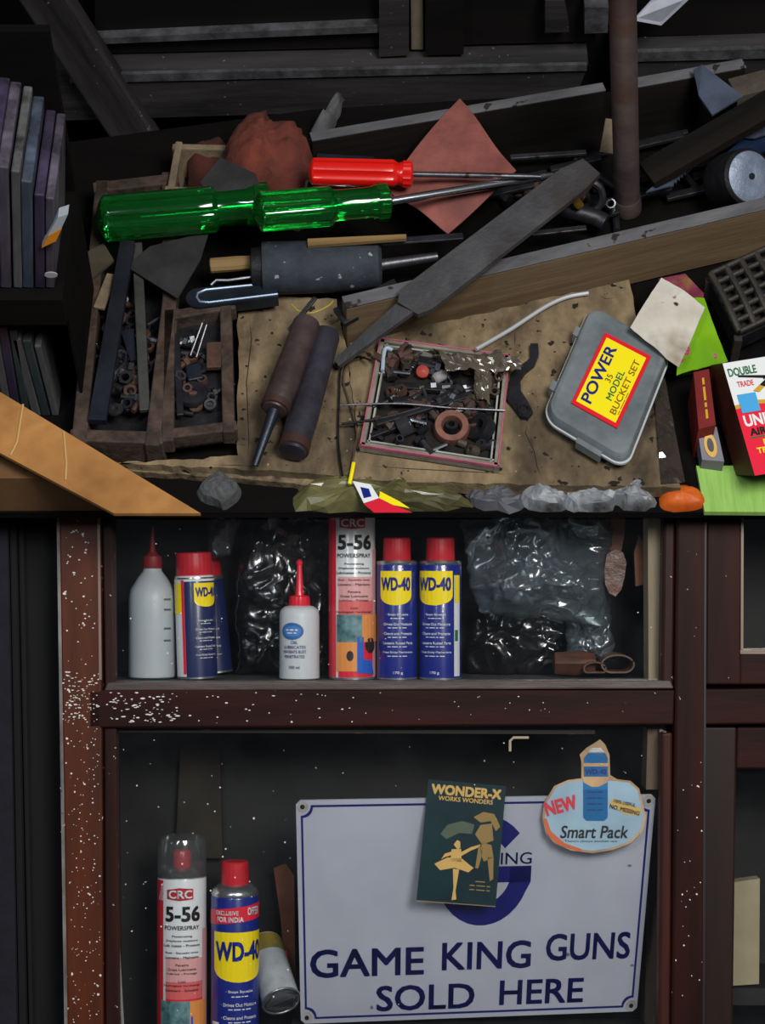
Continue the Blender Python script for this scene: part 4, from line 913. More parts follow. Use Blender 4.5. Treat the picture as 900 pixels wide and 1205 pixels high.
# folds in the cardboard and grit on it
cbs = [o for o in COL.objects if o.name.startswith('cardboard_sheet')]
m_fold = mat('card_fold', '#2a2119', .9)
for k, pts in ((1, [(622, 492), (618, 510), (628, 530), (632, 550), (640, 569)]), (1, [(414, 547), (480, 552), (560, 556), (622, 560)]), (1, [(604, 384), (606, 400), (604, 412)]), (1, [(700, 345), (712, 352), (735, 350)]), (0, [(292, 360), (296, 400), (290, 450), (293, 520), (290, 552)]), (0, [(225, 547), (280, 548), (330, 551)]), (0, [(276, 522), (286, 524), (294, 523)])):
    P = [T(x, y, (CB if k else CB-.002)-.0006) for x, y in pts]
    obj('fold', MB().tube(P, [.0004]+[.0010]*(len(P)-2)+[.0004], 5), m_fold, cbs[k])
random.seed(21)
for nm, mt, lb, n, poly in (('grit', m_fold, 'dark grit and crumbs scattered over the cardboard', 240, None), ('wood_chips', mat('pale_chip', '#a8967a', .9), 'pale chips and dust flecks scattered over the cardboard', 120, None)):
    mb = MB()
    for i in range(n):
        x, y = random.uniform(285, 765), random.uniform(365, 556)
        if x < 410 and y < 380 or 420 < x < 606 and 395 < y < 550 or 636 < x < 792 and 350 < y < 545 or y < 415-(x-400)*.22 or x > 740 and y < 440 or x > 755+ (y-440)*.3: continue
        p = T(x, y, CB+.0004 if x > 425 else CB-.0016); r = random.uniform(.0005, .0018); a = random.uniform(0, 6)
        mb.add([(p.x+r*math.cos(a), p.y+r*math.sin(a), p.z), (p.x+r*math.cos(a+2.1)*.7, p.y+r*math.sin(a+2.1), p.z), (p.x+r*math.cos(a+4.1), p.y+r*math.sin(a+4.1)*.6, p.z), (p.x, p.y, p.z+r*.8)], [(0, 2, 1), (0, 1, 3), (1, 2, 3), (2, 0, 3)])
    tag(obj(nm, mb, mt), lb, 'debris', kind='stuff')

# ================================================================== SLOPING GLAZED DISPLAY CABINET BELOW THE BENCH EDGE
DB = .150                                                 # depth of the inside behind the glass
base = MC @ L(450, 1330, .1)
cab = thing('display_cabinet', 'dark mahogany glazed display cabinet with paint-spattered frame', 'cabinet', (base.x, base.y, FLOOR))
def member(name, q, d0, d1, mt, parent=cab, label=None, bev=.0):
    f = [L(px, py, d0) for px, py in q]; c = sum(f, Vector())/4; e = [(f[1]-f[0]).length, (f[3]-f[0]).length]
    x = (f[1]-f[0]) if e[0] > e[1] else (f[3]-f[0]); Lm = frame(c, x, (0, -1, 0)); inv = Lm.inverted()
    a = [inv @ p for p in f]; th = d1-d0
    mb = MB().prism([(p.x, p.y, -th) for p in a], [(p.x, p.y, 0) for p in a])
    o = obj(name, mb, mt, parent, MC @ Lm, label=label)
    if bev:
        bm = bmesh.new(); bm.from_mesh(o.data); bmesh.ops.bevel(bm, geom=bm.edges[:], offset=bev, segments=2, affect='EDGES', profile=.5); bm.to_mesh(o.data); bm.free()
    return o
def cbx(name, a, b, mt, parent=cab, **k): return obj(name, MB().box(a, b), mt, parent, MC, **k)
Ltop = L(450, 560, 0).z; Lbot = L(450, 1300, 0).z; Lbase = L(450, 1272, .05).z
uL, uR = L(40, 900, 0).x, L(1010, 900, 0).x
vS = L(450, 800, .03).z                                   # shelf top
# carcass
cbx('back_board', (uL, DB, Lbot), (uR, DB+.012, Ltop+.05), m_inner)
cbx('side_board', (L(92, 900, 0).x-.01, .018, Lbot), (L(92, 900, 0).x, DB, Ltop+.03), m_inner)
cbx('side_board', (L(800, 900, 0).x, .018, Lbot), (L(800, 900, 0).x+.012, DB, Ltop+.03), m_inner)
cbx('bottom_board', (uL, .0, Lbase-.014), (uR, DB, Lbase), m_shelf)
cbx('shelf', (L(92, 900, 0).x, .006, vS-.012), (L(800, 900, 0).x, DB, vS), m_shelf)
cbx('shelf', (L(812, 900, 0).x, .03, vS-.012), (uR, DB, vS), m_shelf)
for x in (uL+.06, uR-.06):
    for d in (.03, DB-.03):
        p = MC @ Vector((x, d, Lbase-.014)); obj('leg', MB().box((p.x-.02, p.y-.02, FLOOR), (p.x+.02, p.y+.02, p.z+.01)), m_cab, cab)
# frame
pl = member('left_post', [(79.5, 1300), (122, 1300), (119, 575), (67.5, 575)], -.016, .018, m_cabl, bev=.003)
member('edge_strip', [(77, 1300), (81, 1300), (69.5, 575), (66, 575)], -.0165, .01, mat('chipped_white_edge', '#3a302c', .6, c2='#8d8b88', s=30, stretch=(.3, 1, 1), bump=.4), pl)
member('bead', [(124, 852), (135.5, 852), (133, 575), (119, 575)], -.011, .012, m_bead, bev=.002)
member('bead', [(124, 1300), (141.5, 1300), (137, 856), (122, 856)], -.011, .012, m_bead, bev=.002)
member('bead_line', [(116.5, 800), (119.5, 800), (117, 575), (114, 575)], -.0175, .0, m_beadlight, pl)
rl = member('middle_rail', [(104, 857), (793, 853), (795, 812), (104, 812)], -.016, .018, m_cab, bev=.002)
member('top_bead', [(122, 813.5), (793, 810.5), (789, 801), (126, 803)], -.015, .004, mat('lit_bead', '#332825', .5, c2='#574b46', s=30, stretch=(.2, 1, 1), bump=.3), rl, bev=.0016)  # paler than the rail: light on its top bevel painted into the colour
pr = member('right_post', [(789, 1300), (829, 1300), (832, 575), (796, 575)], -.020, .018, m_cab, bev=.003)
member('bead', [(778, 808), (793, 808), (796, 575), (781, 575)], -.012, .012, m_bead, bev=.003)
member('bead', [(774, 1300), (789, 1300), (792, 862), (778, 862)], -.012, .012, mat('bead_red', '#2a0f0a', .5, c2='#452018', s=24, stretch=GRAIN, bump=.2, spec=.25), bev=.003)
member('gap_line', [(826, 1300), (829, 1300), (831.5, 575), (829, 575)], -.0205, .0, m_ink, pr)
# right hand doors
d1 = member('door_stile', [(830, 806), (872, 806), (873, 575), (832, 575)], -.015, .012, m_cab, bev=.002)
member('door_bottom_rail', [(870, 806), (1010, 806), (1010, 768), (870, 768)], -.015, .012, m_cab, bev=.002)
member('glass_bead', [(871, 769.5), (1010, 769.5), (1010, 764.5), (871, 764.5)], -.0155, .004, m_beadlight)
member('glass_bead', [(871.5, 764), (874.5, 764), (875, 575), (872, 575)], -.0155, .004, m_beadlight)
member('cross_rail', [(828, 853), (1010, 851), (1010, 809), (829, 811)], -.017, .016, m_cab, bev=.002)
member('door_stile', [(824, 1300), (861, 1300), (867, 856), (828, 856)], -.015, .012, mat('mahogany_dull', '#170a08', .5, c2='#26110c', s=22, stretch=GRAIN, bump=.1, spec=.3), bev=.002)
member('door_top_rail', [(866, 905), (1010, 905), (1010, 856), (867, 856)], -.015, .012, m_cab, bev=.002)
member('door_edge_line', [(826.5, 1300), (828, 1300), (830.5, 858), (829, 858)], -.0165, .0, m_beadlight)
# panes
pane1 = member('glass_pane', [(120, 812), (785, 808), (788, 570), (118, 570)], .0, .003, m_glass)
pane2 = member('glass_pane', [(125, 1300), (780, 1300), (784, 852), (122, 854)], .0, .003, m_glass)
member('glass_pane', [(868, 772), (1010, 772), (1010, 570), (868, 570)], .0, .003, m_glass)
member('glass_pane', [(858, 1300), (1010, 1300), (1010, 900), (862, 900)], .0, .003, m_glass)
# inside posts seen through the panes
member('inner_post', [(763, 800), (781, 800), (781, 575), (762, 575)], .012, .05, m_palewood)
member('inner_post', [(757, 1290), (774, 1290), (777, 940), (763, 940)], .070, .10, mat('brown_inner2', '#4a3b2d', .7, c2='#5f4d3c', s=26, stretch=GRAIN, bump=.25))
member('inner_post', [(760, 929), (778, 929), (780, 858), (762, 858)], .012, .05, mat('brown_inner', '#584737', .7, c2='#6f5b47', s=26, stretch=GRAIN, bump=.25))
member('inner_strip', [(772.5, 1290), (775.5, 1290), (779.5, 858), (776, 858)], .0045, .007, mat('chipped_pale', '#a39682', .7, c2='#5a4a3c', s=20, stretch=(.2, 1, 1), bump=.3))
member('putty_line', [(136, 862), (700, 864), (700, 859.5), (136, 858.5)], -.001, .002, mat('putty', '#1d1a19', .8, c2='#b3aca2', s=26, stretch=(.15, 1, 1), lo=.55, hi=.66))
member('paint_run', [(147, 1300), (151, 1300), (138, 1060), (136, 1060)], -.001, .0, mat('paint_run_grey', '#8e8d8a', .7, c2='#4c4844', s=20), label='grey paint run down the pane edge')
member('back_strip', [(206, 1010), (262, 1010), (258, 850), (214, 850)], .136, .1495, mat('back_brown', '#2a2317', .8, c2='#1a160f', s=20, bump=.2))
member('back_strip', [(150, 634), (262, 634), (262, 575), (150, 575)], .136, .1495, mat('back_olive', '#24241e', .8, c2='#151614', s=20, bump=.2))
# left of the cabinet
sd = member('side_panel', [(-60, 1320), (79, 1320), (66, 570), (-60, 570)], .03, .04, mat('near_black', '#050506', .9))
for i, (a0, a1, b0, b1) in enumerate(((-60, 8, -60, 22), (10, 18, 24, 33), (20, 27, 36, 41))):
    member('cloth_fold', [(b0, 1320), (b1, 1320), (a1, 570), (a0, 570)], .012+.004*i, .03, m_side if i < 1 else mat('near_black2', '#08070b', .9), sd, bev=.002)
# paint flecks
random.seed(3)
def flecks(parent, regions, d, name='paint_specks'):
    mb = MB()
    for (x0, y0, x1, y1, n, s0, s1, st) in regions:
        for i in range(n):
            c = L(random.uniform(x0, x1), random.uniform(y0, y1), d); r = random.uniform(s0, s1)*random.uniform(.5, 1); k = random.randint(5, 7); a0 = random.uniform(0, 6); e = random.uniform(1, st)
            pts = [(c.x+r*e*random.uniform(.6, 1.1)*math.cos(a0+2*PI*j/k), c.z+r*random.uniform(.6, 1.1)*math.sin(a0+2*PI*j/k)) for j in range(k)]
            mb.prism([(p[0], d, p[1]) for p in pts], [(p[0], d-.0004, p[1]) for p in pts])
    return obj(name, mb, m_fleck, parent, MC, kind='stuff')
flecks(pl, [(76, 610, 112, 790, 36, .0006, .0014, 1.6), (74, 790, 116, 850, 110, .0004, .0012, 3), (84, 850, 118, 1205, 150, .0005, .0012, 1.2), (70, 690, 84, 1000, 14, .001, .0022, 1)], -.0161)
flecks(rl, [(125, 815, 210, 850, 95, .0004, .0012, 4), (210, 815, 450, 850, 26, .0006, .0012, 3), (450, 815, 780, 850, 10, .0005, .001, 2)], -.0161)
flecks(pr, [(796, 880, 826, 1180, 22, .0006, .0013, 1)], -.0201)
flecks(pane1, [(140, 620, 380, 790, 26, .0005, .0013, 1), (380, 640, 780, 790, 18, .0004, .0009, 2)], -.0002, 'glass_specks')
flecks(pane2, [(145, 870, 350, 1200, 60, .0005, .0014, 1), (350, 870, 760, 930, 14, .0005, .0010, 1), (350, 960, 740, 1190, 14, .0003, .0006, 1)], -.0002, 'glass_specks')

# ------------------------------------------------------------------ cans and bottles
def stand(x0, x1, yb, d, rot=0, tilt=0):
    R = None; c = L((x0+x1)/2, yb, d); s = (L(x1, yb, d)-L(x0, yb, d)).x; R = s/2
    return MC @ tr(c.x, c.y, c.z) @ Matrix.Rotation(tilt, 4, 'Y') @ rz(rot), R, s/(x1-x0)
def onto_can(R, off=.0004): return lambda x, y: (( R+off)*math.sin(x/R), -(R+off)*math.cos(x/R), y)
class Can:
    def __init__(s, name, label, x0, x1, yb, d, rot=0, tilt=0, cat='spray can', group=None, onshelf=None):
        s.M, s.R, s.k = stand(x0, x1, yb, d, rot, tilt)
        if onshelf is not None:
            loc = MC.inverted() @ s.M.translation; s.M.translation = MC @ Vector((loc.x, loc.y, onshelf+.0005+abs(math.sin(tilt))*s.R))
        s.t = thing(name, label, cat, s.M.translation, group)
    def lathe(s, nm, prof, mt, n=40, parent=None, flute=None): return obj(nm, MB().lathe([(r*s.k, z*s.k) for r, z in prof], n, flute=flute), mt, parent or s.t, s.M, smooth=True, angle=40)
    def wrap(s, nm, vf, mt, parent, off=.0004):
        vf = ([(p[0]*s.k, p[1]*s.k) for p in vf[0]], vf[1]); R = s.R
        return obj(nm, MB().flat(sliced(vf, R*.22), onto_can(R, off)), mt, parent, s.M)
    def words(s, txt, x, y, w_, h_, mt, parent, off=.0008, **k): return s.wrap('lettering', shift(fit(txt, w_, h_, **k), x, y), mt, parent, off)
def wd_can(x0, x1, yb, d, label, H, capw, caph, blue, rot=0, tilt=0, shelf=None, logo=None, lines=True, extra=None, group=None, dome=False, yel=m_canyel):
    c = Can('spray_can', label, x0, x1, yb, d, rot, tilt, group=group, onshelf=shelf); r = (x1-x0)/2
    b = c.lathe('body', [(r*.9, 0), (r, 1.5), (r, H-4), (r*.97, H-1.5), (r*.9, H)], blue)
    c.lathe('bottom_rim', [(r*.92, -.3), (r*1.02, .2), (r*1.02, 2.2), (r*.98, 2.6)], m_silver, parent=b)
    if dome: c.lathe('dome', [(r*.98, H-2), (r*1.0, H), (r*.93, H+5), (r*.7, H+10), (r*.6, H+11)], m_silver); cz = H+8
    else: c.lathe('dome', [(r*.98, H-3), (r*1.01, H-1), (r*.97, H+1.5), (r*.8, H+2.6), (r*.6, H+3)], m_silver); cz = H+2
    cp = c.lathe('cap', [(capw*.98, cz), (capw, cz+1), (capw*.98, cz+caph*.55), (capw*.97, cz+caph-1.5), (capw*.88, cz+caph), (.01, cz+caph)], m_redmatte, n=64, flute=lambda a, i: 1+.012*math.cos(22*a))
    return c, b, cp, r
def wd_logo(c, b, r, y0, y1, w_, xo=0, yel=m_canyel, txt='WD-40', th=None):
    h_ = y1-y0; pts = [(-w_, y1), (w_, y1), (w_, y0+h_*.28)]+[(w_*math.cos(a), y0+h_*.28-h_*.28*math.sin(a)) for a in [PI*i/12 for i in range(1, 12)]]+[(-w_, y0+h_*.28)]
    lg = c.wrap('logo_shield', shift(poly2(pts), xo, 0), yel, b, .0004)
    c.words(txt, xo, y0+h_*.62, w_*1.78, h_*.40, m_wdblue, lg, .0009, bold=.035)
    return lg
LINES = ['· Stops Squeaks', '· Drives Out Moisture', '· Cleans and Protects', '· Loosens Rusted Parts', '· Frees Sticky Mechanisms']
def wd_lines(c, b, r, ytop, step, w_=.8, xo=0, hh=3.2):
    for i, s in enumerate(LINES):
        ww = min(r*2*w_, len(s)*1.75*hh/3.2); c.words(s, xo, ytop-i*step, ww, hh, m_canwhite, b, .0006, bold=.02); c.words('=3524', xo, ytop-i*step-hh*1.35, ww*.6, hh*.3, m_canwhite, b, .0006)

# upper shelf: the two blue cans
c, b, cp, r = wd_can(443, 491, 797, .040, 'upright blue and yellow spray can next to the tall red can', 137, 16.5, 27, m_wdblue, rot=-.12, shelf=vS)
wd_logo(c, b, r, 87, 127, 20, 1, ); wd_lines(c, b, r, 76, 11, .8, 3)
c.words('170 g', 4, 8, 11, 4, m_canwhite, b, bold=.02)
c, b, cp, r = wd_can(493, 543, 797, .040, 'blue and yellow spray can with a yellow side strip beside the plastic bag', 137, 17, 27, m_wdblue, rot=-.38, shelf=vS)
wd_logo(c, b, r, 87, 127, 23, 1); wd_lines(c, b, r, 76, 11, .8, 2)
c.words('170 g', 2, 8, 11, 4, m_canwhite, b, bold=.02)
c.wrap('side_strip', rect2(26, 4, 36, 122), m_canwhite, b); c.wrap('side_strip', rect2(27, 90, 35, 122), m_canyel, b, .0007); c.wrap('side_strip', rect2(27, 45, 32, 58), m_inkgreen, b, .0007)
# faded blue can further left, and a dim can in place of its reflection
c, b, cp, r = wd_can(236, 274, 794, .115, 'dim blue spray can added as the reflected double of the white-sided one', 112, 17, 30, m_wddark, rot=-.2, tilt=-.10, shelf=vS)
wd_lines(c, b, r, 62, 10, .7, 0, 2.6)
c, b, cp, r = wd_can(209, 256, 794, .040, 'leaning blue spray can showing a white and yellow side strip', 118, 21.5, 28, m_wddark, rot=.35, tilt=-.035, shelf=vS)
c.lathe('white_collar', [(r*1.0, 114), (r*1.01, 116), (r*.97, 120), (r*.9, 121)], m_canwhite)
c.wrap('side_strip', rect2(-38, 3, -19, 116), m_canwhite, b); c.wrap('side_strip', rect2(-38, 76, -22, 112), m_canyel, b, .0007); c.wrap('red_stripe', rect2(-22.5, 6, -18.8, 116), m_canred, b, .0009)
lg = wd_logo(c, b, r, 84, 112, 15, 8, txt='WD-40'); wd_lines(c, b, r, 68, 10, .6, 6, 2.6)
# milky bottle
c = Can('nozzle_bottle', 'milky plastic bottle with dark red nozzle in the cabinet corner', 151, 207, 793, .050, cat='bottle', onshelf=vS); r = 28
b = c.lathe('body', [(r*.86, 0), (r*.98, 2), (r, 6), (r*.99, 60), (r*1.0, 92), (r*.93, 104), (r*.62, 118), (r*.40, 126), (r*.38, 131), (r*.36, 131.5)], m_bottle)
c.lathe('nozzle', [(11, 129), (11.5, 130), (11, 143), (6, 146), (3.6, 150), (2.4, 172), (1.6, 178), (.01, 178.5)], mat('nozzle_dark_red', '#7e1f24', .45))
for i, y in enumerate((92, 80, 58, 44)): c.wrap('print_line', rect2(17, y, 27, y+2.2), mat('print_slate', '#4d5a66', .6), b)
# oil bottle with oval emblem
c = Can('nozzle_bottle', 'small white oil bottle with bright red nozzle and blue oval emblem', 328.5, 376, 794, .036, cat='bottle', onshelf=vS); r = 23.75
b = c.lathe('body', [(r*.92, 0), (r*1.0, 1.5), (r*.99, 40), (r*.99, 74), (r*.94, 81), (r*.75, 85), (r*.5, 86.5)], m_bottle2)
n = c.lathe('cap', [(12, 86), (12.3, 88), (11.5, 97), (9, 98.5)], m_canred, flute=lambda a, i: 1+.03*math.cos(18*a))
c.lathe('nozzle', [(5.5, 98), (4.6, 104), (3.2, 128), (3.0, 134), (3.8, 135), (3.8, 138), (1.5, 140.5), (.01, 141)], m_canred, parent=n)
e = c.wrap('oval_emblem', ell2(-8, 57, 14, 10), mat('emblem_blue', '#2c5fa0', .5), b); c.wrap('emblem_ring', ell2(-8, 57, 10.5, 6.5), mat('emblem_mid', '#3f78b8', .5), e, .0007)
c.words('=232', -8, 58.5, 14, 1.6, m_canwhite, e, .0010); c.words('=42', -8, 55, 11, 1.4, m_canwhite, e, .0010)
for s, y, w_ in (('OIL', 44, 8), ('LUBRICATES', 38.5, 26), ('PREVENTS RUST', 33, 28), ('PENETRATES', 27.5, 24), ('100 ml', 15, 12)): c.words(s, -5, y, w_, 3.6, mat('ink_slate', '#4a5f88', .5), b, bold=.01)
# tall red can
def crc(c, r, H, base0, full):
    b = c.lathe('body', [(r*.92, 0), (r, 1.5), (r, H-3), (r*.97, H)], m_canwhite)
    c.lathe('bottom_rim', [(r*.94, -.3), (r*1.02, .2), (r*1.02, 2.4), (r*.98, 3)], m_silver, parent=b)
    hw = PI*r*.48
    c.wrap('red_side', rect2(-PI*r*.52, 3, -r*.74, H-3), m_canred, b)
    c.wrap('red_side', rect2(r*1.06, 3, PI*r*.5, H-60), m_canpink2, b)
    c.wrap('pink_band', rect2(-r*.60, H-120, r*1.05, H-92), m_canpink2, b, .0005)
    c.wrap('pink_band', rect2(-r*.60, H-140, r*1.05, H-120), m_canpink, b, .0005)
    c.wrap('red_band', rect2(-r*.60, 3, r*1.05, H-140), m_canred, b, .0005)
    for i in range(3): c.wrap('white_stripe', poly2([(-r*1.2+i*4, H-12), (-r*1.1+i*4, H-12), (-r*.72+i*4, H+0-2), (-r*.82+i*4, H-2)] if False else [(-r*1.05+i*3.5, H-26), (-r*1.0+i*3.5, H-26), (-r*.72+i*1.2, H-6-i*4), (-r*.77+i*1.2, H-6-i*4)]), m_canwhite, b, .0008)
    return b
def crc_print(c, b, r, ytop, sc=1.0):
    # ytop is the picture height of the emblem centre above the can foot
    e = c.wrap('emblem', poly2([(-15*sc, ytop+5*sc), (0, ytop+7.5*sc), (16*sc, ytop+6*sc), (16*sc, ytop-6*sc), (0, ytop-7.5*sc), (-15*sc, ytop-5.5*sc)]), mat('emblem_red', '#a8252c', .4), b, .0008)
    c.words('CRC', 1*sc, ytop, 27*sc, 9.5*sc, m_canwhite, e, .0013, bold=.02)
    c.words('5-56', 4*sc, ytop-23*sc, 42*sc, 18*sc, m_ink, b, .0009, bold=.03)
    c.words('POWERSPRAY', 3*sc, ytop-39*sc, 42*sc, 5*sc, m_ink, b, .0009, bold=.01)
    y = ytop-49*sc
    for k, grp in enumerate((('Penetrating', 'Displaces moisture', 'Lubricates - Protects'), ('Rust - Squeaks away', 'Loosens - Maintains'), ('Penetra', 'Grasa Lubricante', 'Lubrica - Protege'), ('Lost', 'Feuchtigkeit Verdraengt', 'Schmiert - Schuetzt'))):
        for s in grp: c.words(s, 3*sc, y, min(44, len(s)*2.1)*sc, 3.0*sc, m_ink, b, .0009, bold=.01); y -= 5.2*sc
        y -= 3.5*sc
c = Can('spray_can', 'tall red and white spray can between oil bottle and blue cans', 387, 441.5, 796, .042, cat='spray can', onshelf=vS); r = 27.2
b = crc(c, r, 212, 0, True); crc_print(c, b, r, 183, .98)
c.lathe('cap', [(r*.95, 212), (r*.95, 214), (r*.9, 240), (r*.6, 244), (.01, 244)], m_redmatte)
for q_, mt in ((rect2(-18, 44, 12, 76), m_canteal), (rect2(12, 44, 40, 76), m_canorange), (rect2(-18, 10, 6, 44), m_canorange), (rect2(6, 8, 14, 50), m_canbrt), (poly2([(8, 8), (30, 6), (26, 22), (14, 24)]), m_canbrt), (ell2(-2, 28, 4, 6), m_ink), (ell2(24, 40, 8, 9), mat('can_dark_print', '#2a1f1c', .4))): c.wrap('picture_print', q_, mt, b, .0011)
# lower compartment cans
c = Can('spray_can', 'white and red spray can under a clear plastic cap', 185, 242.5, 1262, .060, cat='spray can', onshelf=Lbase); r = 28.75
k_ = (L(214, 1262, .06).z-L(214, 1262, .06).z)
H = 238
b = crc(c, r, H, 0, True); crc_print(c, b, r, H-18, 1.0)
c.lathe('shoulder', [(r*.97, H), (r*.85, H+4), (r*.55, H+9), (r*.36, H+10)], m_silver)
c.lathe('button', [(10.5, H+10), (11, H+12), (10.5, H+27), (9, H+30), (.01, H+30.5)], m_canred)
c.lathe('clear_cap', [(r*1.0, H-1), (r*1.01, H+10), (r*.98, H+38), (r*.92, H+44), (r*.7, H+47), (.01, H+47.5)], m_clearcap)
for q_, mt in ((rect2(-24, H-172, 12, H-142), m_canteal), (rect2(12, H-172, 36, H-142), m_canorange), (rect2(-24, H-216, 8, H-172), m_canorange), (rect2(8, H-190, 16, H-160), m_canbrt)): c.wrap('picture_print', q_, mt, b, .0011)
c, b, cp, r = wd_can(248, 304.5, 1262, .055, 'blue and yellow spray can with a red banner standing before the tilted tin', 219, 16.5, 29, m_wdblue, rot=.0, shelf=Lbase, dome=True)
bn = c.wrap('banner', poly2([(-42, 201), (42, 210), (42, 192), (-42, 184)]), m_canred, b); c.words('EXCLUSIVE', -8, 199.5, 28, 5, m_canwhite, bn, .0009, bold=.02); c.words('FOR INDIA', -4, 192.0, 32, 6, m_canwhite, bn, .0009, bold=.03); c.words('OFFER', 26, 201, 18, 9, m_canwhite, bn, .0009, bold=.02)
wd_logo(c, b, r, 119, 177, 34, 8, txt='WD-40'); wd_lines(c, b, r, 108, 15, .8, 8, 4)
c.wrap('barcode', rect2(-30, 20, -18, 72), m_canwhite, b)
# tilted tin and brown strap beyond it
P, Q = L(312, 1118, .105), L(331, 1178, .055)
t = thing('tin_can', 'white and yellow tin lying tilted beside the enamel sign', 'tin', MC @ P)
M = MC @ axis(P, Q); ln = (Q-P).length
obj('body', MB().lathe([(.018, -.01), (.0195, -.008), (.0198, ln-.001), (.0195, ln)], 36), mat('tin_grey_white', '#a5abb0', .45, c2='#7d8388', s=30), t, M, smooth=True)
obj('yellow_band', MB().lathe([(.0199, -.007), (.0200, -.006), (.0200, .012), (.0199, .013)], 36), mat('tin_yellow', '#8c7a28', .5, c2='#5c5a2a', s=40), t, M, smooth=True)
obj('rim', MB().torus(.0198, .0013, 30, 8, tr(0, 0, ln)), m_silver, t, M, smooth=True)
obj('lid', MB().lathe([(.0001, ln-.002), (.0185, ln-.002), (.019, ln)], 30), m_dark, t, M, smooth=True)
def cprism(name, pts, d0, d1, mt, label=None, cat=None, parent=None, dd=0):
    n_ = len(pts); f = [L(x, y, d0+dd*i/n_) for i, (x, y) in enumerate(pts)]
    o = obj(name, MB().prism([(p.x, p.y+(d1-d0), p.z) for p in f], [(p.x, p.y, p.z) for p in f]), mt, parent, MC)
    if label: tag(o, label, cat)
    return o
cprism('leather_strap', [(322, 1022), (336, 1016), (346, 1030), (348, 1190), (337, 1160), (330, 1080)], .118, .126, m_leather2, 'brown leather strap hanging behind the tilted tin', 'strap')
cprism('red_tube', [(333, 1120), (337, 1118), (350, 1185), (345, 1188)], .102, .108, m_canred, 'thin red tube leaning beside the tilted tin', 'tube')

# ------------------------------------------------------------------ plastic bags, leather
def cbag(name, outline, d, thick, mt, label, seed, amp=.012, sc=34, n=30, group=None):
    # a crumpled bag: front and back skin over a pixel outline quad
    a, b_, c_, e = [L(x, y, d) for x, y in outline]
    def fn(u, v):
        p = (a*(1-u)+b_*u)*(1-v)+(e*(1-u)+c_*u)*v; k = math.sin(PI*u)**.6*math.sin(PI*v)**.6 if 0 < u < 1 and 0 < v < 1 else 0
        q_ = -ridge(p, sc*.8, seed)*amp*1.3; q2 = crumple(p, sc*1.6, amp, seed+3)
        ed = .5+.5*k
        return Vector((p.x+q2*.6*ed, p.y-thick*k+q_*(.35+.65*k), p.z+crumple(p, sc*1.2, amp, seed+7)*.6*ed))
    def fb(u, v):
        p = fn(u, v); k = math.sin(PI*u)**.6*math.sin(PI*v)**.6 if 0 < u < 1 and 0 < v < 1 else 0
        return Vector((p.x, p.y+.002+thick*1.4*k, p.z))
    mb = MB(); mb.grid(fn, n, n); mb.grid(fb, n, n)
    m = n+1; N0 = m*m; loop = [i for i in range(n)]+[n+i*m for i in range(n)]+[N0-1-i for i in range(n)]+[(n-i)*m for i in range(n)]
    for i in range(len(loop)): p_, q_ = loop[i], loop[(i+1) % len(loop)]; mb.f.append((p_, q_, q_+N0, p_+N0))
    for i, p in enumerate(mb.v): p.z = max(p.z, vS+.001) if p.z > vS-.03 else p.z; p.y = min(max(p.y, .006), DB-.002)
    return tag(obj(name, mb, mt, None, MC, smooth=True, angle=50), label, 'plastic bag', group)
cbag('plastic_bag', [(276, 792), (386, 793), (388, 590), (286, 590)], .100, .020, m_bagdark, 'dark crinkled plastic bag behind the oil bottle', 5, .018, 22, 70)
cbag('plastic_bag', [(560, 722), (704, 735), (722, 596), (540, 612)], .066, .022, m_bag, 'clear crinkled plastic bag hanging beside the leather holster', 8, .022, 17, 90)
cbag('plastic_bag', [(664, 778), (722, 778), (716, 690), (668, 690)], .095, .014, m_bag, 'clear twisted bag end standing on the leather roll', 9, .012, 45, 40)
cbag('plastic_bag', [(548, 793), (668, 793), (672, 690), (552, 700)], .118, .012, m_bagdark, 'dark smoky plastic bag lying on the shelf floor', 10, .016, 24, 60)
cbag('plastic_bag', [(246, 655), (270, 655), (290, 590), (240, 590)], .085, .010, m_bag, 'pale bag corner hanging above the faded blue cans', 15, .008, 45, 24)
cprism('holster', [(704, 640), (711, 652), (722, 656), (731, 648), (735, 628), (736, 600), (734, 575), (704, 575)], .060, .072, m_leather2, 'orange-brown leather holster strap behind the clear bag', 'holster')
cprism('holster', [(712, 688), (717, 698), (724, 702), (731, 694), (735, 678), (737, 662), (733, 650), (724, 646), (714, 652), (711, 670)], .048, .058, mat('glossy_leather', '#4a2e22', .3, c2='#6d4a3a', s=30, bump=.3, coat=.4), 'dark glossy leather pouch tip behind the clear bag', 'pouch')
cprism('leather_strap', [(748, 690), (757, 688), (758, 640), (752, 630), (746, 650)], .050, .060, m_leather2, 'narrow brown strap beside the pale inner post', 'strap')
t = thing('leather_roll', 'rolled brown leather belts lying on the shelf floor', 'leather roll', MC @ L(705, 797, .06))
for i, (x, y, rx, ry, mt) in enumerate(((727, 782, 20, 12, m_leather), (700, 787, 14, 8.5, m_leather))):
    c_ = L(x, y, .05); s = (L(x+1, y, .05)-c_).x
    pts = [Vector((c_.x+rx*s*math.cos(a), c_.y, max(c_.z+ry*s*math.sin(a), vS+.0055))) for a in [PI*.15+2*PI*j/26*.97 for j in range(27)]]
    mb = MB()
    vs_ = []
    for p in pts: vs_ += [p, p+Vector((0, .05, 0))]
    mb.add(vs_, [(2*j, 2*j+1, 2*j+3, 2*j+2) for j in range(26)])
    obj('belt_loop', mb, mat('belt_edge', '#6d5644', .6, c2='#49362a', s=30) if i == 0 else m_leather, t, MC, smooth=True, solid=.0016)
mb = MB(); c_ = L(678, 786, .06); s = (L(679, 786, .06)-c_).x
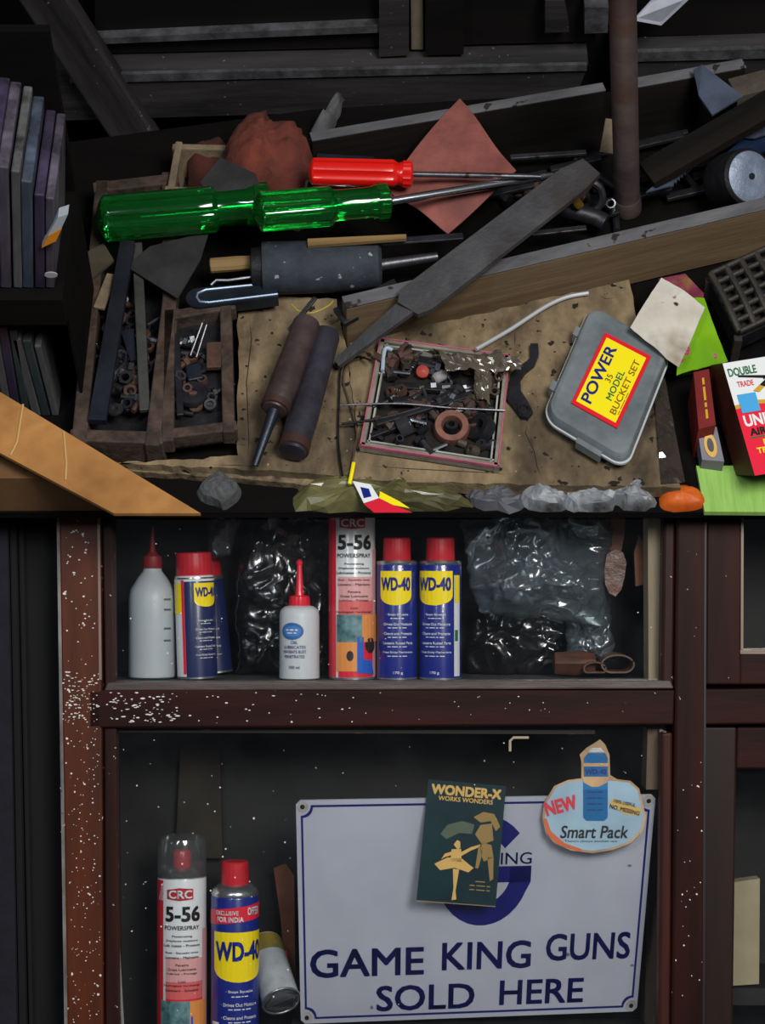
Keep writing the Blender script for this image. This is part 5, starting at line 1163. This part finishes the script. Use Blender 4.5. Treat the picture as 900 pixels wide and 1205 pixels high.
mb.lathe([(.001, -.024), (12*s, -.022), (14*s, 0), (12*s, .020), (.001, .022)], 20, tr(c_.x, c_.y+.01, vS+17*s) @ Matrix.Rotation(PI/2, 4, 'Y'), flute=lambda a, i: 1+.12*math.sin(5*a+i))
obj('roll', mb, m_leather, t, MC, smooth=True)

# ------------------------------------------------------------------ enamel sign
dT, dB_ = .0085, .062
sc_ = [L(354, 1205, dB_), L(749, 1190, dB_), L(771.5, 935, dT), L(348, 942, dT)]
_n = (sc_[2]-sc_[1]).cross(sc_[3]-sc_[1]).normalized(); _d = dB_          # bring the fourth corner into the plane of the other three
for _ in range(30): _d -= (L(354, 1205, _d)-sc_[1]).dot(_n)/_n.y; sc_[0] = L(354, 1205, _d)
def sg(o):
    n_ = ((sc_[1]-sc_[0]).cross(sc_[3]-sc_[0])).normalized()
    if n_.y > 0: n_ = -n_
    return lambda u, v: (sc_[0]*(1-u)+sc_[1]*u)*(1-v)+(sc_[3]*(1-u)+sc_[2]*u)*v+n_*o
SWd, SHt = 423.0, 262.0
def sn(x, y): return (x-348)/423.0, 1-(y-940)/262.0        # picture pixels to sign coordinates, roughly square on
sign = thing('enamel_sign', 'white enamel shop sign with navy lettering and border', 'sign', MC @ ((sc_[0]+sc_[1])/2))
g0, g1 = sg(-.0022), sg(0)
co = [(0, 0), (1, 0), (1, 1), (0, 1)]
pts = [(u, v) for u, v in [(.012, 0), (.988, 0), (1, .018), (1, .982), (.988, 1), (.012, 1), (0, .982), (0, .018)]]
plate = obj('plate', MB().prism([g0(u, v) for u, v in pts], [g1(u, v) for u, v in pts]), m_enamel, sign, MC)
def ring2(mg, wd):                                        # border with notched corners
    out = []; 
    def path(m):
        ax, ay = m/423, m/262; n_ = 14/423, 14/262; p = []
        for (cx, cy, a0) in ((1, 1, 0), (0, 1, 1), (0, 0, 2), (1, 0, 3)):
            sx, sy = (1 if cx == 0 else -1), (1 if cy == 0 else -1)
            ccx, ccy = cx+sx*6/423, cy+sy*6/262; rr = 13+(m-9)
            seq = [(PI/2*k/6) for k in range(7)]
            arc = [(ccx+sx*rr/423*math.sin(a), ccy+sy*rr/262*math.cos(a)) for a in seq]
            arc = [(max(ax, min(1-ax, x)), max(ay, min(1-ay, y))) for x, y in arc]
            if cx == 1 and cy == 1: p += arc[::-1] if False else arc
            elif cx == 0 and cy == 1: p += arc
            else: p += arc
        return p
    return path(mg), path(mg+wd)
def band(a, b):                                            # strip between two closed paths
    n_ = len(a); return a+b, [(i, (i+1) % n_, n_+(i+1) % n_, n_+i) for i in range(n_)]
def border(m):
    p = []; X0, X1, Y0, Y1 = m/423, 1-m/423, m/262, 1-m/262; r = 12
    for cx, cy, s0 in ((X1, Y1, PI), (X0, Y1, 1.5*PI), (X0, Y0, 0), (X1, Y0, .5*PI)):
        # concave quarter round the corner, walked anticlockwise
        if (cx, cy) == (X1, Y1): ang = [PI*1.5-PI/2*k/6 for k in range(7)]
        elif (cx, cy) == (X0, Y1): ang = [2*PI-PI/2*k/6 for k in range(7)]
        elif (cx, cy) == (X0, Y0): ang = [PI/2-PI/2*k/6 for k in range(7)]
        else: ang = [PI-PI/2*k/6 for k in range(7)]
        p += [(cx+r/423*math.cos(a), cy+r/262*math.sin(a)) for a in ang]
    return p
obj('border', MB().flat(band(border(5.5), border(8.0)), sg(.0003)), m_enamelink, plate, MC)
for (u, v) in ((.018, .972), (.982, .972), (.018, .028), (.982, .028)):
    h_ = obj('hole_ring', MB().flat(ell2(u, v, 7/423, 7/262, 16), sg(.0003)), mat('ring_grey', '#a9abb2', .4, c2='#8e877c', s=60), plate, MC)
    obj('screw_hole', MB().flat(ell2(u, v, 2.8/423, 2.8/262, 14), sg(.0006)), m_ink, h_, MC)
def sword(s, x0, x1, yc, h_, rise=0, **k):
    u0, u1 = x0, x1; vf = fit(s, (u1-u0)/423, h_/262, **k); cx, cy = ((x0+x1)/2-348)/423, 1-(yc-940)/262
    vf = ([(p[0]+cx, p[1]+cy+rise*p[0]) for p in vf[0]], vf[1])
    obj('lettering', MB().flat(vf, sg(.0004)), m_enamelink, plate, MC)
# the picture shows the lettering rows: GAME KING GUNS about y 1128, SOLD HERE about y 1178
sword('GAME', 366-5, 504-2, 1131, 34, bold=.016); sword('KING', 524, 634, 1127, 34, bold=.016); sword('GUNS', 652, 756, 1120, 33, bold=.016)
sword('SOLD', 449-6, 570-4, 1175, 31, bold=.016); sword('HERE', 597, 702, 1173, 30, bold=.016)
# G emblem
gc = ((571-348)/423, 1-(1026-940)/262); ro, ri = 58, 35
arc = []
def gp(r_, a): return (gc[0]+r_*math.cos(a)/423*.98, gc[1]+r_*1.12*math.sin(a)/262)
A_ = [math.radians(42+i*(317/30)) for i in range(31)]
obj('emblem_letter', MB().flat(([gp(ro, a) for a in A_]+[gp(ri, a) for a in A_], [(i, i+1, 32+i, 31+i) for i in range(30)]), sg(.0004)), m_enamelink, plate, MC)
q_ = [[sn(*p) for p in r_] for r_ in (((574, 1040), (629, 1040), (629, 1021), (574, 1021)), ((603, 1056), (624, 1050), (629, 1040), (629, 1021), (603, 1021)))]
obj('emblem_bar', MB().flat(poly2(q_[0]), sg(.0006)).flat(poly2(q_[1]), sg(.0006)), m_enamelink, plate, MC)
sword('GAME', 515, 565, 1012, 14, bold=.004); sword('KING', 577, 629, 1012, 14, bold=.004)
# ledge under the sign
lz = min(sc_[0].z, sc_[1].z)
cbx('ledge', (sc_[0].x-.01, dB_-.012, Lbase), (sc_[1].x+.01, dB_+.03, lz-.0008), m_inner)

# ------------------------------------------------------------------ booklet and die-cut sticker on the pane
dbk = .0036
bq = [L(490, 1059, dbk), L(583, 1066, dbk), L(595.5, 925, dbk), L(504, 917, dbk)]
def bf(o): return lambda u, v: (bq[0]*(1-u)+bq[1]*u)*(1-v)+(bq[3]*(1-u)+bq[2]*u)*v+Vector((0, -o, 0))
bk = thing('booklet', 'dark green booklet with gold dancers stuck over the enamel sign', 'booklet', MC @ bq[0])
g0, g1 = bf(-.0022), bf(0)
cv = obj('cover', MB().prism([g0(u, v) for u, v in co], [g1(u, v) for u, v in co]), m_leaf, bk, MC)
obj('pages', MB().prism([bf(-.0040)(u, v-.012) for u, v in co], [bf(-.0023)(u, v-.012) for u, v in co]), mat('booklet_pages', '#b8a878', .7), bk, MC)
def bt(s, x, y, w_, h_, mt, **k): obj('lettering', MB().flat(shift(fit(s, w_, h_, **k), x, y), bf(.0003)), mt, cv, MC)
bt('WONDER-X', .50, .925, .90, .085, m_cream, bold=.04); bt('WORKS WONDERS', .50, .855, .70, .038, m_cream, bold=.02)
def fig(nm, polys, mt): 
    mb = MB()
    for q_ in polys: mb.flat(poly2(q_), bf(.0003))
    obj(nm, mb, mt, cv, MC)
fig('dancer_print', [[(.40, .48), (.44, .52), (.48, .51), (.49, .46), (.46, .44)], [(.38, .44), (.50, .45), (.52, .34), (.38, .34)], [(.18, .31), (.34, .37), (.52, .37), (.68, .30), (.62, .26), (.44, .29), (.26, .26)], [(.42, .28), (.50, .28), (.48, .10), (.50, .03), (.44, .02), (.45, .12)], [(.50, .42), (.62, .47), (.74, .50), (.74, .48), (.62, .44), (.51, .39)], [(.38, .42), (.30, .40), (.26, .35), (.30, .37), (.38, .39)]], m_cream)
m_gold2 = mat('booklet_dim_gold', '#8d7440', .5)
fig('dancer_print', [[(.62, .72), (.74, .77), (.88, .76), (.97, .66), (.92, .62), (.84, .70), (.72, .68)], [(.72, .66), (.86, .68), (.90, .54), (.76, .50), (.66, .58)], [(.76, .52), (.88, .50), (.92, .40), (.80, .36), (.74, .44)], [(.84, .40), (.92, .40), (.94, .22), (.90, .20)], [(.72, .50), (.78, .44), (.74, .30), (.70, .30)]], m_gold2)
fig('wing_print', [[(.22, .56), (.30, .64), (.48, .68), (.64, .66), (.62, .58), (.46, .58), (.30, .52)]], mat('booklet_haze', '#4d5a48', .5))
for y in (.19, .155, .12): bt('=352' if y < .18 else '=3', .78, y, .26 if y < .18 else .12, .009, m_gold2)
# sticker
dst = .0036
out = [(638, 962), (640, 945), (652, 925), (668, 918), (684, 916), (684, 896), (682, 888), (690, 880), (700, 874), (706, 870), (712, 876), (717, 888), (718, 912), (726, 917), (742, 919), (752, 928), (757, 948), (760, 962), (756, 978), (742, 992), (722, 1000), (698, 1004), (672, 1001), (652, 992), (642, 980)]
stk = thing('die_cut_sticker', 'pale blue die-cut card sticker of a can stuck on the pane', 'sticker', MC @ L(700, 1004, dst))
F = [L(x, y, dst) for x, y in out]
bk_ = obj('card', MB().prism([p+Vector((0, .0016, 0)) for p in F], F), m_stickback, stk, MC)
cx, cy = 699, 955
def off(pts, k, o): return [L(cx+(x-cx)*k, cy+(y-cy)*k, dst-o) for x, y in pts]
def lp(name, pts, o, mt): 
    f = [L(x, y, dst-o) for x, y in pts]; obj(name, MB().add(f, [tuple(range(len(f)))]), mt, bk_, MC)
lp('blue_field', [(cx+(x-cx)*.955, cy+(y-cy)*.945) for x, y in out if y > 914], .0003, m_stick)
lp('orange_edge', [(639, 964), (643, 963), (648, 978), (664, 992), (684, 999), (684, 1002), (658, 995), (644, 982)], .0005, mat('sticker_orange', '#c4643c', .6))
lp('can_print', [(686, 919), (715, 919), (715, 962), (711, 966), (690, 966), (686, 962)], .0006, mat('sticker_can_blue', '#1f6fa8', .4))
lp('can_top', [(687, 914), (687, 892), (692, 886), (712, 886), (715, 892), (715, 914)], .0006, mat('sticker_can_blue', '#1f6fa8'))
lp('can_shine', [(692, 885), (697, 880), (707, 880), (711, 885)], .0006, m_canwhite)
lp('can_neck', [(686, 898), (716, 898), (716, 902), (686, 902)], .0009, m_stickback); lp('can_neck', [(685, 914), (717, 914), (714, 921), (704, 926), (696, 926), (687, 921)], .0009, m_stickback)
def stx(s, x, y, w_, h_, mt, a=0, o=.0009, **k):
    s0 = (L(x+1, y, dst)-L(x, y, dst)).x; c_ = L(x, y, dst-o); vf = rot2(fit(s, w_*s0, h_*s0, **k), a)
    obj('lettering', MB().flat(vf, lambda u, v: (c_.x+u, c_.y, c_.z+v)), mt, bk_, MC)
stx('NEW', 660, 948, 38, 17, mat('sticker_red', '#b82b3a', .5), .25, bold=.04)
stx('Smart Pack', 699, 979, 80, 15, m_ink, .0, shear=.2, bold=.015)
stx("There's always another use", 695, 990, 62, 3.6, m_ink)
stx('WD-40', 701, 908, 25, 6, m_navy, bold=.02, o=.0012)
lp('tan_flash', [(716, 945), (722, 940), (755, 952), (752, 960), (734, 958)], .0006, mat('sticker_flash', '#c0a15c', .6))
stx('100% USEFUL', 735, 945, 26, 4, m_ink, -.22, o=.0012, bold=.01); stx('NO. MESSING', 735, 953, 36, 5, m_ink, -.25, o=.0012, bold=.02)
for y in (932, 939, 946, 953): stx('=53', 700, y, 18, 1.0, m_navy, o=.0012)

# ------------------------------------------------------------------ inside the right hand bay, curl of tape on the pane
cprism('paper_pad', [(862, 1160), (893, 1158), (894, 1034), (864, 1038)], .030, .05, m_tan, 'tan paper pad standing in the right-hand bay', 'paper pad')
cbx('ledge', (L(840, 1161, .03).x, .026, L(870, 1168, .03).z-.012), (uR, DB, L(870, 1161, .03).z-.0008), m_inner)
c_ = [L(600, 884, -.001), L(600, 872, -.001), L(604, 868, -.001), L(622, 868, -.001)]
tag(obj('tape_end', MB().tube(c_, .0014, 6), mat('tape_pale', '#a59781', .6), None, MC), 'pale bent tape end on the lower pane above booklet', 'tape')
